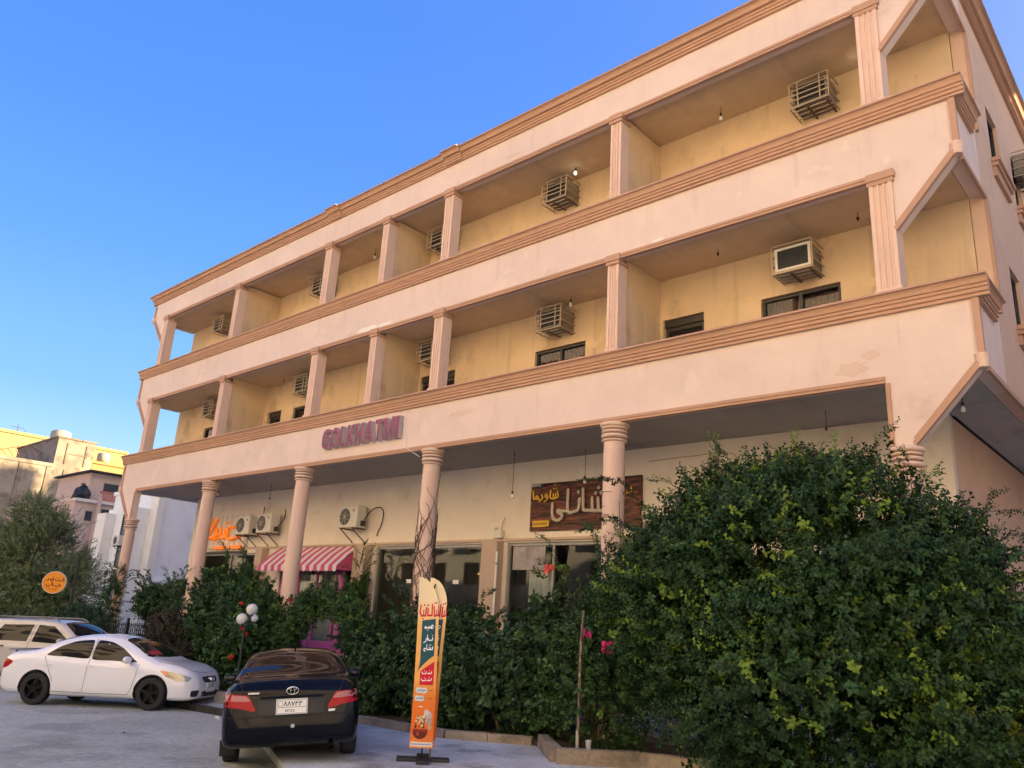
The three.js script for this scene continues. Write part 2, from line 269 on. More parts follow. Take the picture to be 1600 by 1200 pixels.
// beads along the openings, slanting beads to the corners, corner strips
for (const { B, T } of LV) {
  mesh('bead', merge([box(P0[1], P6[0], B - .025, B + .02, -.06, .02), box(P0[1], P6[0], B + .022, B + .075, -.05, .034)]), M.trim, hotel);
  for (const s of [0, 1]) {
    const a = V(s ? P6[1] : P0[0], B - 1.0, 0), b = V(s ? XC : XL, B + .06, 0);
    mesh('bead', bar(a.clone().add(V(0, .03, .018)), b.clone().add(V(0, .03, .018)), .06, .075, V(0, 0, 1)), M.trim, hotel);
    mesh('bead', bar(a.clone().add(V(0, .10, .012)), b.clone().add(V(s ? -.07 : .07, .03, .012)), .04, .05, V(0, 0, 1)), M.trim, hotel);
    const x = s ? XC : XL; mesh('corner_strip', box(x - .045, x + .045, B + .2, T - .32, -.045, .045), M.trim, hotel);
    mesh('corner_boss', new THREE.CylinderGeometry(.10, .08, .2, 5).translate(x, B + .10, 0), M.column, hotel);
  }
}
// pilasters
function fluted(x0, x1, y0, y1, z0, z1, n = 3) { // square pier with grooves cut in its front
  const w = x1 - x0, pts = [[x0, -z0], [x1, -z0], [x1, -z1]], e = w * .14, step = (w - 2 * e) / n;
  for (let i = n - 1; i >= 0; i--) { const a = x0 + e + step * i + step * .16, b = a + step * .68; pts.push([b, -z1], [b - .012, -(z1 - .028)], [a + .012, -(z1 - .028)], [a, -z1]); }
  pts.push([x0, -z1]); const g = new THREE.ExtrudeGeometry(shapeXY(pts), { depth: y1 - y0, bevelEnabled: false }); g.rotateX(-Math.PI / 2); g.translate(0, y0, 0); return metric(g);
}
const pil = [[...P0, .3, 0], [-21.74, -21.48, 1.36, 1], [-16.58, -16.28, .3, 0], [-13.91, -13.66, 1.36, 1], [-11.44, -11.14, .3, 0], [-6.34, -6.08, 1.36, 1], [P6[0], P6[1], .3, 2]];
for (const [y0, y1] of [[7.2, 9.21], [10.5, 12.5]]) for (const [a, b, d, kind] of pil) {
  const c = (a + b) / 2, end = kind === 2 || a < -26.9;
  const p = mesh('pilaster', fluted(a - (end ? .004 : 0), b + (end ? .004 : 0), y0 + .001, y1 - .12, end ? -.3 : -.28, end ? .045 : .02, kind === 2 ? 3 : 3), M.column, hotel);
  mesh('capital', merge([box(a - .03, b + .03, y1 - .13, y1 - .06, end ? -.1 : -.3, .055), box(a - .055, b + .055, y1 - .058, y1 + .03, -.1, .075), box(a - .035, b + .035, y1 + .032, y1 + .08, -.1, .06)]), M.trim, p);
  mesh('base', box(a - .025, b + .025, y0 + .002, y0 + .10, end ? -.3 : -.3, end ? .06 : .045), M.column, p);
  if (kind === 1) mesh('partition_wall', box(a + .02, b - .02, y0 - 1.0, y1 + .06, -1.565, -.285), M.cream, hotel);
}
// ground floor: shop front wall with its openings
const GF = .42, shops = [[-25.9, -21.9, .75, 3.86], [-20.6, -16.72, .5, 3.84], [-15.85, -11.62, .75, 3.95], [-10.88, -6.7, .5, 3.95]];
mesh('shop_wall', slabXY([[-26.9, -.9], [-26.9, 5.9], [-1.05, 5.9], [-1.05, -.9]], -2.65, -2.45, shops.map((s) => rectHole(...s))), M.shopWall, hotel);
mesh('shop_ledge', box(-26.4, -6.4, 3.99, 4.05, -2.449, -2.39), M.pier, hotel);
mesh('ground_side_wall', box(-1.25, -1.06, -.9, 5.9, -16, -2.66), M.sideWall, hotel);
mesh('ground_side_wall', box(-26.88, -26.7, -.9, 5.9, -16, -2.66), M.sideWall, hotel);
mesh('room_floor', box(-26.6, -1.3, -.5, GF - .01, -6.6, -2.66), M.floorTile, hotel);
mesh('room_wall', box(-26.6, -1.3, GF, 5.85, -6.8, -6.6), M.interior, hotel);
for (const x of [-21.6, -16.4, -11.3, -6.4]) mesh('room_wall', box(x - .08, x + .08, GF, 5.85, -6.59, -2.66), M.interior, hotel);
for (const [a, b] of [[-21.85, -21.45], [-16.58, -16.02], [-11.5, -11.0], [-6.5, -6.0]]) mesh('shop_pier', box(a, b, GF, 3.98, -2.449, -2.2), M.pier, hotel);
for (const [i, [a, b, y0, y1]] of shops.entries()) {
  const n = i === 1 ? 4 : i === 3 ? 3 : 2, parts = [box(a + .005, b - .005, y1 - .07, y1 - .004, -2.58, -2.50), box(a + .005, b - .005, y0 + .004, y0 + .08, -2.58, -2.50)];
  for (let k = 0; k <= n; k++) { const x = clamp(lerp(a, b, k / n), a + .037, b - .037); parts.push(box(x - .03, x + .03, y0 + .082, y1 - .072, -2.575, -2.505)); }
  const w = mesh('shop_window', merge(parts), i === 1 ? M.pink : M.alu, hotel);
  for (let k = 0; k < n; k++) { const x0 = lerp(a, b, k / n) + .035 + (k ? 0 : .035), x1 = lerp(a, b, (k + 1) / n) - .035 - (k === n - 1 ? .035 : 0); mesh('pane', box(x0, x1, y0 + .085, y1 - .075, -2.545, -2.535), M.glass, w); }
}
// lower pink panels of the awning shop
{ const w = hotel.children.filter((c) => c.name === 'shop_window')[1]; for (const [a, b] of [[-20.5, -18.75], [-18.6, -16.85]]) mesh('kick_panel', box(a, b, .585, 1.28, -2.50, -2.46), M.pink, w); mesh('door_post', box(-17.42, -17.27, 1.3, 3.75, -2.499, -2.455), M.pink, w); }
// folds of cloth behind the glass
function drape(x0, x1, y0, y1, z, amp, freq) { const n = Math.round((x1 - x0) * 40), s = []; for (let i = 0; i <= n; i++) { const x = lerp(x0, x1, i / n); s.push([x, z + Math.sin(x * freq) * amp + Math.sin(x * freq * 2.3) * amp * .4]); } const o = s.slice().reverse().map(([x, q]) => [x, q - .006]); const g = new THREE.ExtrudeGeometry(shapeXY([...s, ...o].map(([x, q]) => [x, -q])), { depth: y1 - y0, bevelEnabled: false }); g.rotateX(-Math.PI / 2); g.translate(0, y0, 0); return metric(g); }
for (const [a, b, y0, y1, mat, lab] of [[-20.4, -19.3, .55, 3.6, M.curtain, 'white curtain behind the left panes under the striped awning'], [-19.2, -17.5, .55, 3.6, M.curtain, 'white curtain behind the middle panes under the striped awning'], [-17.2, -16.9, .55, 3.6, M.curtain, 'narrow white curtain beside the pink door post'], [-10.42, -9.72, .55, 3.3, M.curtain, 'pale patterned curtain behind the glass below the brown wooden sign'], [-25.6, -24.9, .8, 2.9, M.curtain, 'white curtain behind the glass below the orange lettering']]) tag(mesh('curtain', drape(a, b, y0, y1, -2.78, .03, 38), mat), lab, 'curtain');
// arcade columns
for (const [i, x] of [-26.85, -21.55, -16.4, -11.25, -6.2, -1.11].entries()) {
  const end = i === 0 || i === 5, top = end ? 4.86 : 5.84, y0 = gh(x) - .15, r = end ? .175 : .205;
  const L = [[r + .03, y0], [r + .03, y0 + .5], [r, y0 + .56], [r - .004, top - .62], [r - .012, top - .36]].map(([a, b]) => new THREE.Vector2(a, b));
  const c = mesh('arcade_column', new THREE.LatheGeometry(L, 40), M.column, hotel); c.position.set(x, 0, -.13);
  const ring = (y, rad, h) => { const q = []; for (let k = 0; k <= 10; k++) { const a = -Math.PI / 2 + Math.PI * k / 10; q.push(new THREE.Vector2(r - .03 + rad * Math.cos(a) + .02, y + h / 2 * Math.sin(a))); } return new THREE.LatheGeometry([new THREE.Vector2(.05, y - h / 2), ...q, new THREE.Vector2(.05, y + h / 2)], 40); };
  for (const [dy, rad, h] of [[.345, .045, .05], [.26, .055, .08], [.175, .05, .06], [.11, .055, .05]]) mesh('ring', ring(top - dy, rad, h), M.column, c);
  mesh('abacus', ring(top - .045, .085, .10), M.column, c);
  if (end) mesh('abacus_top', cyl(r, r, .04, 0, top - .045, 0, 32), M.column, c);
}

// ------------------------------------------------------------------ window air conditioners in cages
function windowAC(boxed = false) { // front at +z, back against the wall at z = 0, bottom at y = 0
  const t = new THREE.Group(), w = .66, h = .46, d = .50;
  mesh('casing', rbox(-w / 2, w / 2, .03, .03 + h, .001, d, .015), M.acCase, t);
  mesh('coil', box(-w / 2 + .045, w / 2 - .045, .075, h - .015, d + .001, d + .006), M.fins, t);
  for (let i = 0; i < 9; i++) mesh('louvre', box(-w / 2 + .05, w / 2 - .05, .095 + i * .042, .103 + i * .042, d + .0065, d + .02), M.acGrille, t);
  if (boxed) { for (let i = 0; i < 8; i++) mesh('louvre', box(-w / 2 + .05 + i * .07, -w / 2 + .058 + i * .07, .08, h - .02, d + .0065, d + .02), M.acGrille, t); mesh('face_frame', merge([box(-w / 2, w / 2, .035, .075, d + .001, d + .03), box(-w / 2, w / 2, h - .015, h + .03, d + .001, d + .03), box(-w / 2, -w / 2 + .045, .0755, h - .0155, d + .001, d + .03), box(w / 2 - .045, w / 2, .0755, h - .0155, d + .001, d + .03)]), M.acWhite, t); mesh('tray', box(-w / 2 - .02, w / 2 + .02, -.002, .028, .002, d + .03), M.cage, t); }
  const cw = .74, ch = .55, cd = .56, B = (a, b) => mesh('cage_bar', bar(V(...a), V(...b), .019), M.cage, t);
  const x = cw / 2, y0 = -.02, y1 = y0 + ch;
  for (const y of [y0, y1]) { B([-x, y, cd], [x, y, cd]); B([-x, y, .002], [-x, y, cd - .012]); B([x, y, .002], [x, y, cd - .012]); }
  for (const q of [-x, x]) B([q, y0 + .012, cd], [q, y1 - .012, cd]);
  if (!boxed) for (const q of [-x + .16, x - .16]) B([q, y0 + .012, cd + .004], [q, y1 - .012, cd + .004]);
  if (!boxed) for (const f of [.3, .5, .7]) B([-x + .012, lerp(y0, y1, f), cd - .004], [x - .012, lerp(y0, y1, f), cd - .004]);
  for (const f of [.33, .66]) for (const s of [-x, x]) B([s, lerp(y0, y1, f), .002], [s, lerp(y0, y1, f), cd - .012]);
  for (const f of [.25, .5, .75]) B([-x + .012, y0 + .001, cd * f], [x - .012, y0 + .001, cd * f]);
  for (const f of [.15, .85]) mesh('shelf_rail', box(-x * f * 1.0 - .02 + (f > .5 ? .62 : 0), -x * f + .02 + (f > .5 ? .62 : 0), y0 - .028, y0 - .011, .003, cd - .05), M.rust, t);
  return t;
}
{
  const base = windowAC(true), plain = windowAC(), group = 'caged air conditioners on the balcony walls';
  const spots = [[-3.0, 8.52, 'the lower balcony in the widest bay'], [-8.72, 8.58, 'lower balcony, above the sliding window left of the partition'], [-12.85, 8.58, 'lower balcony, half behind a plain pier'], [-18.7, 8.58, 'lower balcony, left of the bay with the hotel lettering below'], [-24.55, 8.58, 'lower balcony, in the bay at the open end'],
    [-2.52, 11.86, 'upper balcony, beside the fluted corner pilaster'], [-8.72, 11.9, 'upper balcony, with a lit bulb hanging over it'], [-12.85, 11.9, 'upper balcony, half behind a plain pier'], [-18.5, 11.9, 'upper balcony, next to a narrow pier'], [-24.85, 11.9, 'upper balcony, in the bay at the open end']];
  for (const [i, [x, y, s]] of spots.entries()) { const o = i === 0 ? base : i === 1 ? plain : plain.clone(); o.name = numbered('window_air_conditioner'); o.position.set(x, y, -1.569); scene.add(o); tag(o, (i ? 'caged window air conditioner on ' : 'framed window air conditioner with a pale face on ') + s, 'air conditioner', group); }
  const o = plain.clone(); o.name = numbered('window_air_conditioner'); o.rotation.y = Math.PI / 2; o.position.set(.001, 10.85, -4.35 - .2); scene.add(o); tag(o, 'caged window air conditioner jutting from the side wall beside small windows', 'air conditioner', group);
  o.position.set(.001, 11.35, -5.45);
}
// outdoor condensers on the shop wall
function condenser(x, y, w, label, cable) {
  const t = thing('outdoor_condenser', label, 'air conditioner', [x, y, -2.45], 0, 'outdoor condensers on the shop wall'), h = .62, d = .34, z = .12;
  mesh('casing', rbox(-w / 2, w / 2, 0, h, z, z + d, .025, 3), M.acWhite, t);
  const g = mesh('fan_guard', new THREE.CylinderGeometry(.235, .235, .012, 40).rotateX(Math.PI / 2).translate(-w / 2 + .28, h / 2, z + d + .007), M.acGrille, t);
  for (let i = 0; i < 5; i++) mesh('guard_ring', new THREE.TorusGeometry(.04 + i * .045, .005, 6, 36).translate(-w / 2 + .28, h / 2, z + d + .018), M.alu, g);
  for (let k = 0; k < 4; k++) { const a = k * Math.PI / 4 + .3; mesh('guard_spoke', bar(V(-w / 2 + .28 - Math.cos(a) * .22, h / 2 - Math.sin(a) * .22, z + d + .02), V(-w / 2 + .28 + Math.cos(a) * .22, h / 2 + Math.sin(a) * .22, z + d + .02), .008), M.acWhite, g); }
  mesh('badge', box(w / 2 - .2, w / 2 - .14, h - .17, h - .11, z + d + .001, z + d + .006), std(col(.3, .05, .05), .6), t);
  for (const s of [-.28, .28]) mesh('bracket', merge([bar(V(s, -.02, .002), V(s, -.02, .5), .035), bar(V(s, -.38, .002), V(s, -.38 + .02, .02), .035), bar(V(s, -.36, .02), V(s, -.035, .46), .025)]), M.rust, t);
  mesh('valve', rbox(w / 2 + .001, w / 2 + .06, .05, .2, z + .05, z + .2, .01), M.acGrille, t);
  mesh('cable', tube(cable.map((p) => V(...p)), .014, 40, 6), M.black, t);
}
condenser(-16.75, 4.46, .84, 'white outdoor condenser with looping black cable above the striped awning', [[.45, .12, .28], [.55, .35, .2], [.72, .55, .12], [.95, .58, .05], [1.08, .4, .04], [1.02, .1, .03], [.9, -.1, .03], [.86, -.22, .02]]);
condenser(-22.55, 4.42, .84, 'white outdoor condenser touching the orange lettering', [[.45, .12, .28], [.52, .3, .18], [.5, .52, .08], [.46, .7, .02], [.47, .95, .015]]);
condenser(-21.25, 4.44, .84, 'white outdoor condenser between another condenser and an arcade column', [[.45, .12, .28], [.54, .3, .18], [.58, .5, .08], [.5, .62, .02], [.48, .8, .015]]);

// ------------------------------------------------------------------ awning
{
  const t = thing('striped_awning', 'pink and white striped awning with scalloped edge over the shop front', 'awning', [0, 0, 0]);
  const x0 = -20.75, x1 = -16.65, n = 22, zt = -2.44, zb = -1.72, yt = 3.98, yb = 3.38;
  for (let i = 0; i < n; i++) {
    const a = lerp(x0, x1, i / n), b = lerp(x0, x1, (i + 1) / n) - .002, m = (a + b) / 2, mat = i % 2 ? M.whiteStripe : M.pinkStripe;
    const pts = [[zt, yt], [lerp(zt, zb, .5), lerp(yt, yb, .5) + .04], [zb, yb]], th = .012;
    const shp = shapeXY([...pts, ...pts.slice().reverse().map(([z, y]) => [z - .004, y - th])]); const g = new THREE.ExtrudeGeometry(shp, { depth: b - a, bevelEnabled: false }); g.rotateY(-Math.PI / 2); g.translate(b, 0, 0);
    const s = mesh('stripe', g, mat, t);
    const val = new THREE.Shape(); val.moveTo(a, yb - .002); val.lineTo(a, yb - .10); val.quadraticCurveTo(a, yb - .17, m, yb - .175); val.quadraticCurveTo(b, yb - .17, b, yb - .10); val.lineTo(b, yb - .002);
    const vg = new THREE.ExtrudeGeometry(val, { depth: .008, bevelEnabled: false }); vg.translate(0, 0, zb - .004); mesh('scallop', vg, mat, s);
  }
  for (const x of [x0, x1]) { const g = new THREE.ExtrudeGeometry(shapeXY([[zt, yt - .02], [zb, yb - .015], [zb, yb - .12], [zt, yb - .12]]), { depth: .008, bevelEnabled: false }); g.rotateY(-Math.PI / 2); g.translate(x, 0, 0); mesh('side_flap', g, M.pinkStripe, t); }
  mesh('rail', bar(V(x0, yb - .02, zb - .03), V(x1, yb - .02, zb - .03), .025), M.alu, t);
}

// ------------------------------------------------------------------ signs
const font = await new FontLoader().loadAsync('fonts/droid/droid_sans_bold.typeface.json');
{
  const t = thing('hotel_lettering', 'raised magenta capital letters reading GOLKHATMI on the parapet', 'sign', [0, 0, 0]);
  const front = std(col(.42, .10, .22), .6, { map: concreteTex }), side = std(col(.42, .38, .39), .5);
  let x = -15.38; const word = 'GOLKHATMI';
  for (const ch of word) {
    let g = new TextGeometry(ch, { font, size: .52, depth: .12, curveSegments: 6, bevelEnabled: false }); if (ch === 'I') { g = new THREE.ExtrudeGeometry(shapeXY([[0, 0], [.115, 0], [.115, .5], [0, .5]]), { depth: .12, bevelEnabled: false }); } g.computeBoundingBox(); const bb = g.boundingBox, W = bb.max.x - bb.min.x, s = ch === 'I' ? 1 : .78;
    g.translate(-bb.min.x, -bb.min.y, 0); g.scale(s, .54 / (bb.max.y - bb.min.y), 1); metric(g);
    const m = mesh('letter', g, [front, side], t); m.position.set(x, 6.19, .012); x += W * s + .058;
  }
  t.userData.width = x; delete t.userData.width;
  t.scale.x = (15.38 - 12.26) / (15.38 + x - .058); t.position.x = -15.38 * (1 - t.scale.x);
  mesh('cable', tube([V(-12.30, 6.75, .02), V(-12.15, 6.5, .012), V(-12.0, 6.0, .012), V(-11.9, 5.9, .05), V(-11.6, 5.7, -.1)], .008, 30, 5), M.white, t);
}
// a rounded ribbon letter stroke standing off the board
function stroke(pts, z, r, flat = .6) { const g = tube(pts.map(([x, y]) => V(x, y, 0)), r, Math.max(16, pts.length * 10), 8); const caps = [pts[0], pts[pts.length - 1]].map(([x, y]) => new THREE.SphereGeometry(r, 10, 8).translate(x, y, 0)); const m = merge([g, ...caps]); m.scale(1, 1, flat); m.translate(0, 0, z); return m; }
{
  const t = thing('wooden_shop_sign', 'brown plank shop sign with pale Persian lettering behind a column', 'sign', [0, 0, 0]);
  const y0 = 4.2, y1 = 5.32, x0 = -10.16, x1 = -7.05, tones = [col(.27, .085, .052), col(.33, .115, .07), col(.20, .062, .042)];
  const mats = tones.map((c) => std(c, .6, { map: woodTex }));
  let y = y0, i = 0; while (y < y1 - .02) { const h = [.13, .09, .15, .11][i % 4], top = Math.min(y + h, y1); let x = x0; while (x < x1 - .05) { const e = Math.min(x1, x + rr(.8, 1.5)); mesh('plank', box(x + .003, e - .003, y + .003, top - .003, -2.448, -2.40 + rr(0, .012)), mats[Math.floor(rnd() * 3)], t); x = e; } y = top; i++; }
  const pale = std(col(.50, .43, .36), .5), yellow = std(col(.80, .46, .03), .5);
  const BIG = [[[-7.6, 4.57], [-7.96, 4.58], [-8.51, 4.62], [-8.56, 4.65], [-8.58, 5.1]], [[-7.98, 4.58], [-7.99, 4.84]], [[-8.14, 4.59], [-8.16, 4.87]], [[-8.31, 4.6], [-8.32, 4.88]], [[-8.67, 4.88], [-8.7, 4.66], [-8.78, 4.61], [-8.99, 4.62], [-9.01, 5.1]], [[-8.99, 4.62], [-9.17, 4.63], [-9.29, 4.65], [-9.27, 4.6], [-9.18, 4.56], [-9.16, 4.5], [-9.22, 4.44], [-9.31, 4.42], [-9.41, 4.47], [-9.45, 4.57], [-9.46, 4.81]]];
  for (const s of BIG) mesh('letter_stroke', stroke(s, -2.355, .042), pale, t);
  for (const [x, q] of [[-8.71, 5.04], [-8.15, 5.1], [-8.23, 4.99], [-8.08, 4.99]]) mesh('letter_dot', new THREE.SphereGeometry(.045, 14, 10).scale(1, 1, .6).translate(x, q, -2.355), pale, t);
  const YEL = [[[-9.33, 5.1], [-9.33, 4.96], [-9.53, 4.95], [-9.54, 5.13]], [[-9.39, 4.96], [-9.39, 5.05]], [[-9.45, 4.96], [-9.46, 5.04]], [[-9.63, 5.02], [-9.68, 5.05], [-9.7, 5.0], [-9.65, 4.97], [-9.62, 5.01], [-9.63, 4.93], [-9.72, 4.88]], [[-9.8, 5.04], [-9.78, 4.96], [-9.88, 4.89]], [[-9.89, 4.96], [-9.96, 5.02], [-9.99, 4.98], [-9.95, 4.95], [-9.89, 4.95]], [[-9.98, 4.97], [-10.05, 4.96], [-10.07, 5.14]], [[-7.3, 5.06], [-7.31, 4.96], [-7.41, 4.94], [-7.42, 4.98]]];
  for (const s of YEL) mesh('letter_stroke', stroke(s, -2.37, .022), yellow, t, 'yellow letter stroke');
  for (const [x, q] of [[-9.41, 5.25], [-9.37, 5.17], [-9.45, 5.17]]) mesh('letter_dot', new THREE.SphereGeometry(.024, 12, 8).translate(x, q, -2.372), yellow, t, 'yellow letter dot');
  const badge = mesh('number_badge', rbox(-10.06, -9.56, 4.29, 4.44, -2.40, -2.365, .015), yellow, t, 'yellow badge with dark digits');
  for (const [k, dg] of ['3', '2', '2', '2', '2', '0', '5'].entries()) { const g = new TextGeometry(dg, { font, size: .06, depth: .006 }); mesh('digit', g.translate(-10.02 + k * .062, 4.335, -2.364), M.dark, badge); }
  mesh('sign_light', rbox(-10.04, -9.76, 5.22, 5.30, -2.40, -2.26, .01), M.alu, t);
}
{
  const t = thing('lit_orange_sign', 'orange Persian lettering on a pale striped board beside condensers', 'sign', [0, 0, 0]);
  const board = [std(col(.72, .66, .60), .8), std(col(.62, .54, .47), .8)];
  for (let i = 0; i < 16; i++) { const a = -25.75 + i * .18; mesh('board_slat', box(a + .002, a + .178, 3.93, 5.17, -2.448, -2.41), board[i % 2], t); }
  const og = std(col(.95, .24, .01), .4, { emissive: col(.9, .2, .0), emissiveIntensity: .10 });
  const ORG = [[[-24.98, 5.08], [-25.12, 4.9], [-25.26, 4.71], [-25.48, 4.51], [-25.5, 4.4], [-25.21, 4.39]], [[-25.4, 5.06], [-25.39, 4.85], [-25.47, 4.65]], [[-25.34, 4.42], [-25.0, 4.44], [-24.87, 4.58], [-24.95, 4.72]], [[-25.03, 4.53], [-24.63, 4.52], [-24.64, 4.74]], [[-24.6, 4.43], [-24.32, 4.42], [-24.29, 4.62], [-24.15, 4.7], [-24.14, 4.48], [-24.36, 4.38]], [[-24.23, 4.42], [-23.9, 4.33], [-23.54, 4.38], [-23.15, 4.5], [-22.97, 4.59], [-23.04, 4.73], [-23.16, 4.7]]];
  for (const s of ORG) mesh('letter_stroke', stroke(s, -2.34, .05, .9), og, t);
  for (const [x, y] of [[-23.1, 4.95], [-24.22, 4.9], [-23.73, 4.74], [-23.89, 4.73], [-24.99, 4.34], [-24.83, 4.37], [-25.58, 4.18]]) mesh('letter_dot', new THREE.SphereGeometry(.06, 14, 10).translate(x, y, -2.34), og, t);
  for (const [a, b] of [[-24.87, -24.17], [-23.85, -23.07]]) mesh('light_bar', rbox(a, b, 3.98, 4.11, -2.40, -2.30, .03), og, t);
  mesh('sign_frame', box(-25.8, -22.8, 3.86, 3.925, -2.448, -2.38), M.frame, t);
  const L = new THREE.PointLight(col(1, .38, .06), .03); L.position.set(-24.3, 4.55, -2.05); L.castShadow = true; t.add(L);
}

// ------------------------------------------------------------------ bulbs on wires
function bulb(x, y, z, drop, label, lit, bare) {
  const t = thing('hanging_bulb', label, 'light bulb', [x, y, z], 0, 'bulbs on wires');
  mesh('wire', tube([V(0, 0, 0), V(.01, -drop * .5, .005), V(0, -drop, 0)], .006, 10, 5), M.black, t);
  mesh('socket', cyl(.018, .024, .06, 0, -drop - .055, 0, 12), M.black, t);
  const L = [[.001, -.13], [.03, -.125], [.045, -.10], [.048, -.07], [.038, -.035], [.022, -.01], [.02, 0]].map(([a, b]) => new THREE.Vector2(a * .8, b * .78));
  const mat = lit ? std(col(.9, .88, .8), .3, { emissive: col(1, .93, .78), emissiveIntensity: .5 }) : M.bulb;
  if (!bare) mesh('glass_bulb', new THREE.LatheGeometry(L, 18).translate(0, -drop - .056, 0), mat, t);
  if (lit) { const p = new THREE.PointLight(col(1, .9, .72), .006); p.position.set(0, -drop - .13, .1); p.castShadow = true; t.add(p); }
}
bulb(-20.34, 5.9, -1.54, .45, 'bulb on a long wire from the arcade ceiling near the two condensers'); bulb(-19.2, 5.9, -2.1, .22, 'bulb on a short wire from the arcade ceiling beside a column');
bulb(-9.76, 5.9, -1.28, .95, 'bulb on a long wire left of the brown wooden sign'); bulb(-8.2, 5.9, -1.9, .62, 'white bulb hanging before the brown wooden sign'); bulb(-2.66, 5.9, -1.28, .3, 'empty dark lamp socket on a short wire above the large ficus', false, true);
bulb(-.62, 5.9, -1.5, .1, 'bulb under the overhanging corner of the arcade'); bulb(-23.2, 5.9, -1.27, .1, 'bulb close under the arcade ceiling above the orange lettering');
bulb(-4.37, 12.6, -1.09, .16, 'bulb under the upper balcony ceiling in the widest bay'); bulb(-8.15, 12.6, -1.1, .05, 'lit bulb over the caged air conditioner of the upper balcony', true); bulb(-1.64, 12.6, -1.33, .05, 'lit bulb beside the fluted corner pilaster of the upper balcony', true); bulb(-15.59, 12.6, -1.03, .2, 'bulb under the upper balcony ceiling between two plain piers');
bulb(-4.39, 9.27, -.88, .08, 'empty lamp socket under the lower balcony ceiling in the widest bay', false, true); bulb(-1.8, 9.27, -.99, .1, 'empty lamp socket on the lower balcony beside the fluted corner pilaster', false, true); bulb(-8.11, 9.27, -1.06, .12, 'bulb over the caged air conditioner of the lower balcony'); bulb(-19.84, 9.27, -1.15, .1, 'empty lamp socket under the lower balcony ceiling in a bay left of the lettering', false, true);
{ // sagging line across the upper balcony
  const w = mesh('clothes_line', tube([V(-11.13, 11.15, -.6), V(-9.5, 11.02, -.7), V(-8, 11.2, -.8), V(-6.35, 11.6, -.9)], .007, 40, 5), M.whiteStripe); tag(w, 'thin pale line sagging across the upper balcony', 'line');
}
{ // camera on the pier
  const t = thing('security_camera', 'small security camera on a grey box above a shop pier', 'camera', [-11.1, 4.06, -2.44]);
  mesh('junction_box', rbox(-.13, .1, 0, .2, .002, .14, .01), M.acWhite, t); mesh('arm', tube([V(.05, .2, .06), V(.1, .35, .08), V(.12, .45, .05), V(.08, .5, .003)], .014, 16, 6), M.pier, t); mesh('camera_body', cyl(.03, .035, .14, 0, 0, 0, 16).rotateX(Math.PI / 2 + .3).translate(-.06, .25, .08), M.white, t);
}

// ------------------------------------------------------------------ cars
function spline(pts) { // cubic Hermite through (x, y), x rising
  const n = pts.length, m = pts.map((p, i) => { const a = pts[Math.max(0, i - 1)], b = pts[Math.min(n - 1, i + 1)]; let s = (b[1] - a[1]) / (b[0] - a[0]); if (i > 0 && i < n - 1) { const s0 = (p[1] - a[1]) / (p[0] - a[0]), s1 = (b[1] - p[1]) / (b[0] - p[0]); if (s0 * s1 <= 0) s = 0; else s = Math.sign(s) * Math.min(Math.abs(s), 2.5 * Math.min(Math.abs(s0), Math.abs(s1))); } return s; });
  return (x) => { if (x <= pts[0][0]) return pts[0][1]; if (x >= pts[n - 1][0]) return pts[n - 1][1]; let i = 0; while (x > pts[i + 1][0]) i++; const h = pts[i + 1][0] - pts[i][0], t = (x - pts[i][0]) / h, t2 = t * t, t3 = t2 * t; return (2 * t3 - 3 * t2 + 1) * pts[i][1] + (t3 - 2 * t2 + t) * h * m[i] + (-2 * t3 + 3 * t2) * pts[i + 1][1] + (t3 - t2) * h * m[i + 1]; };
}
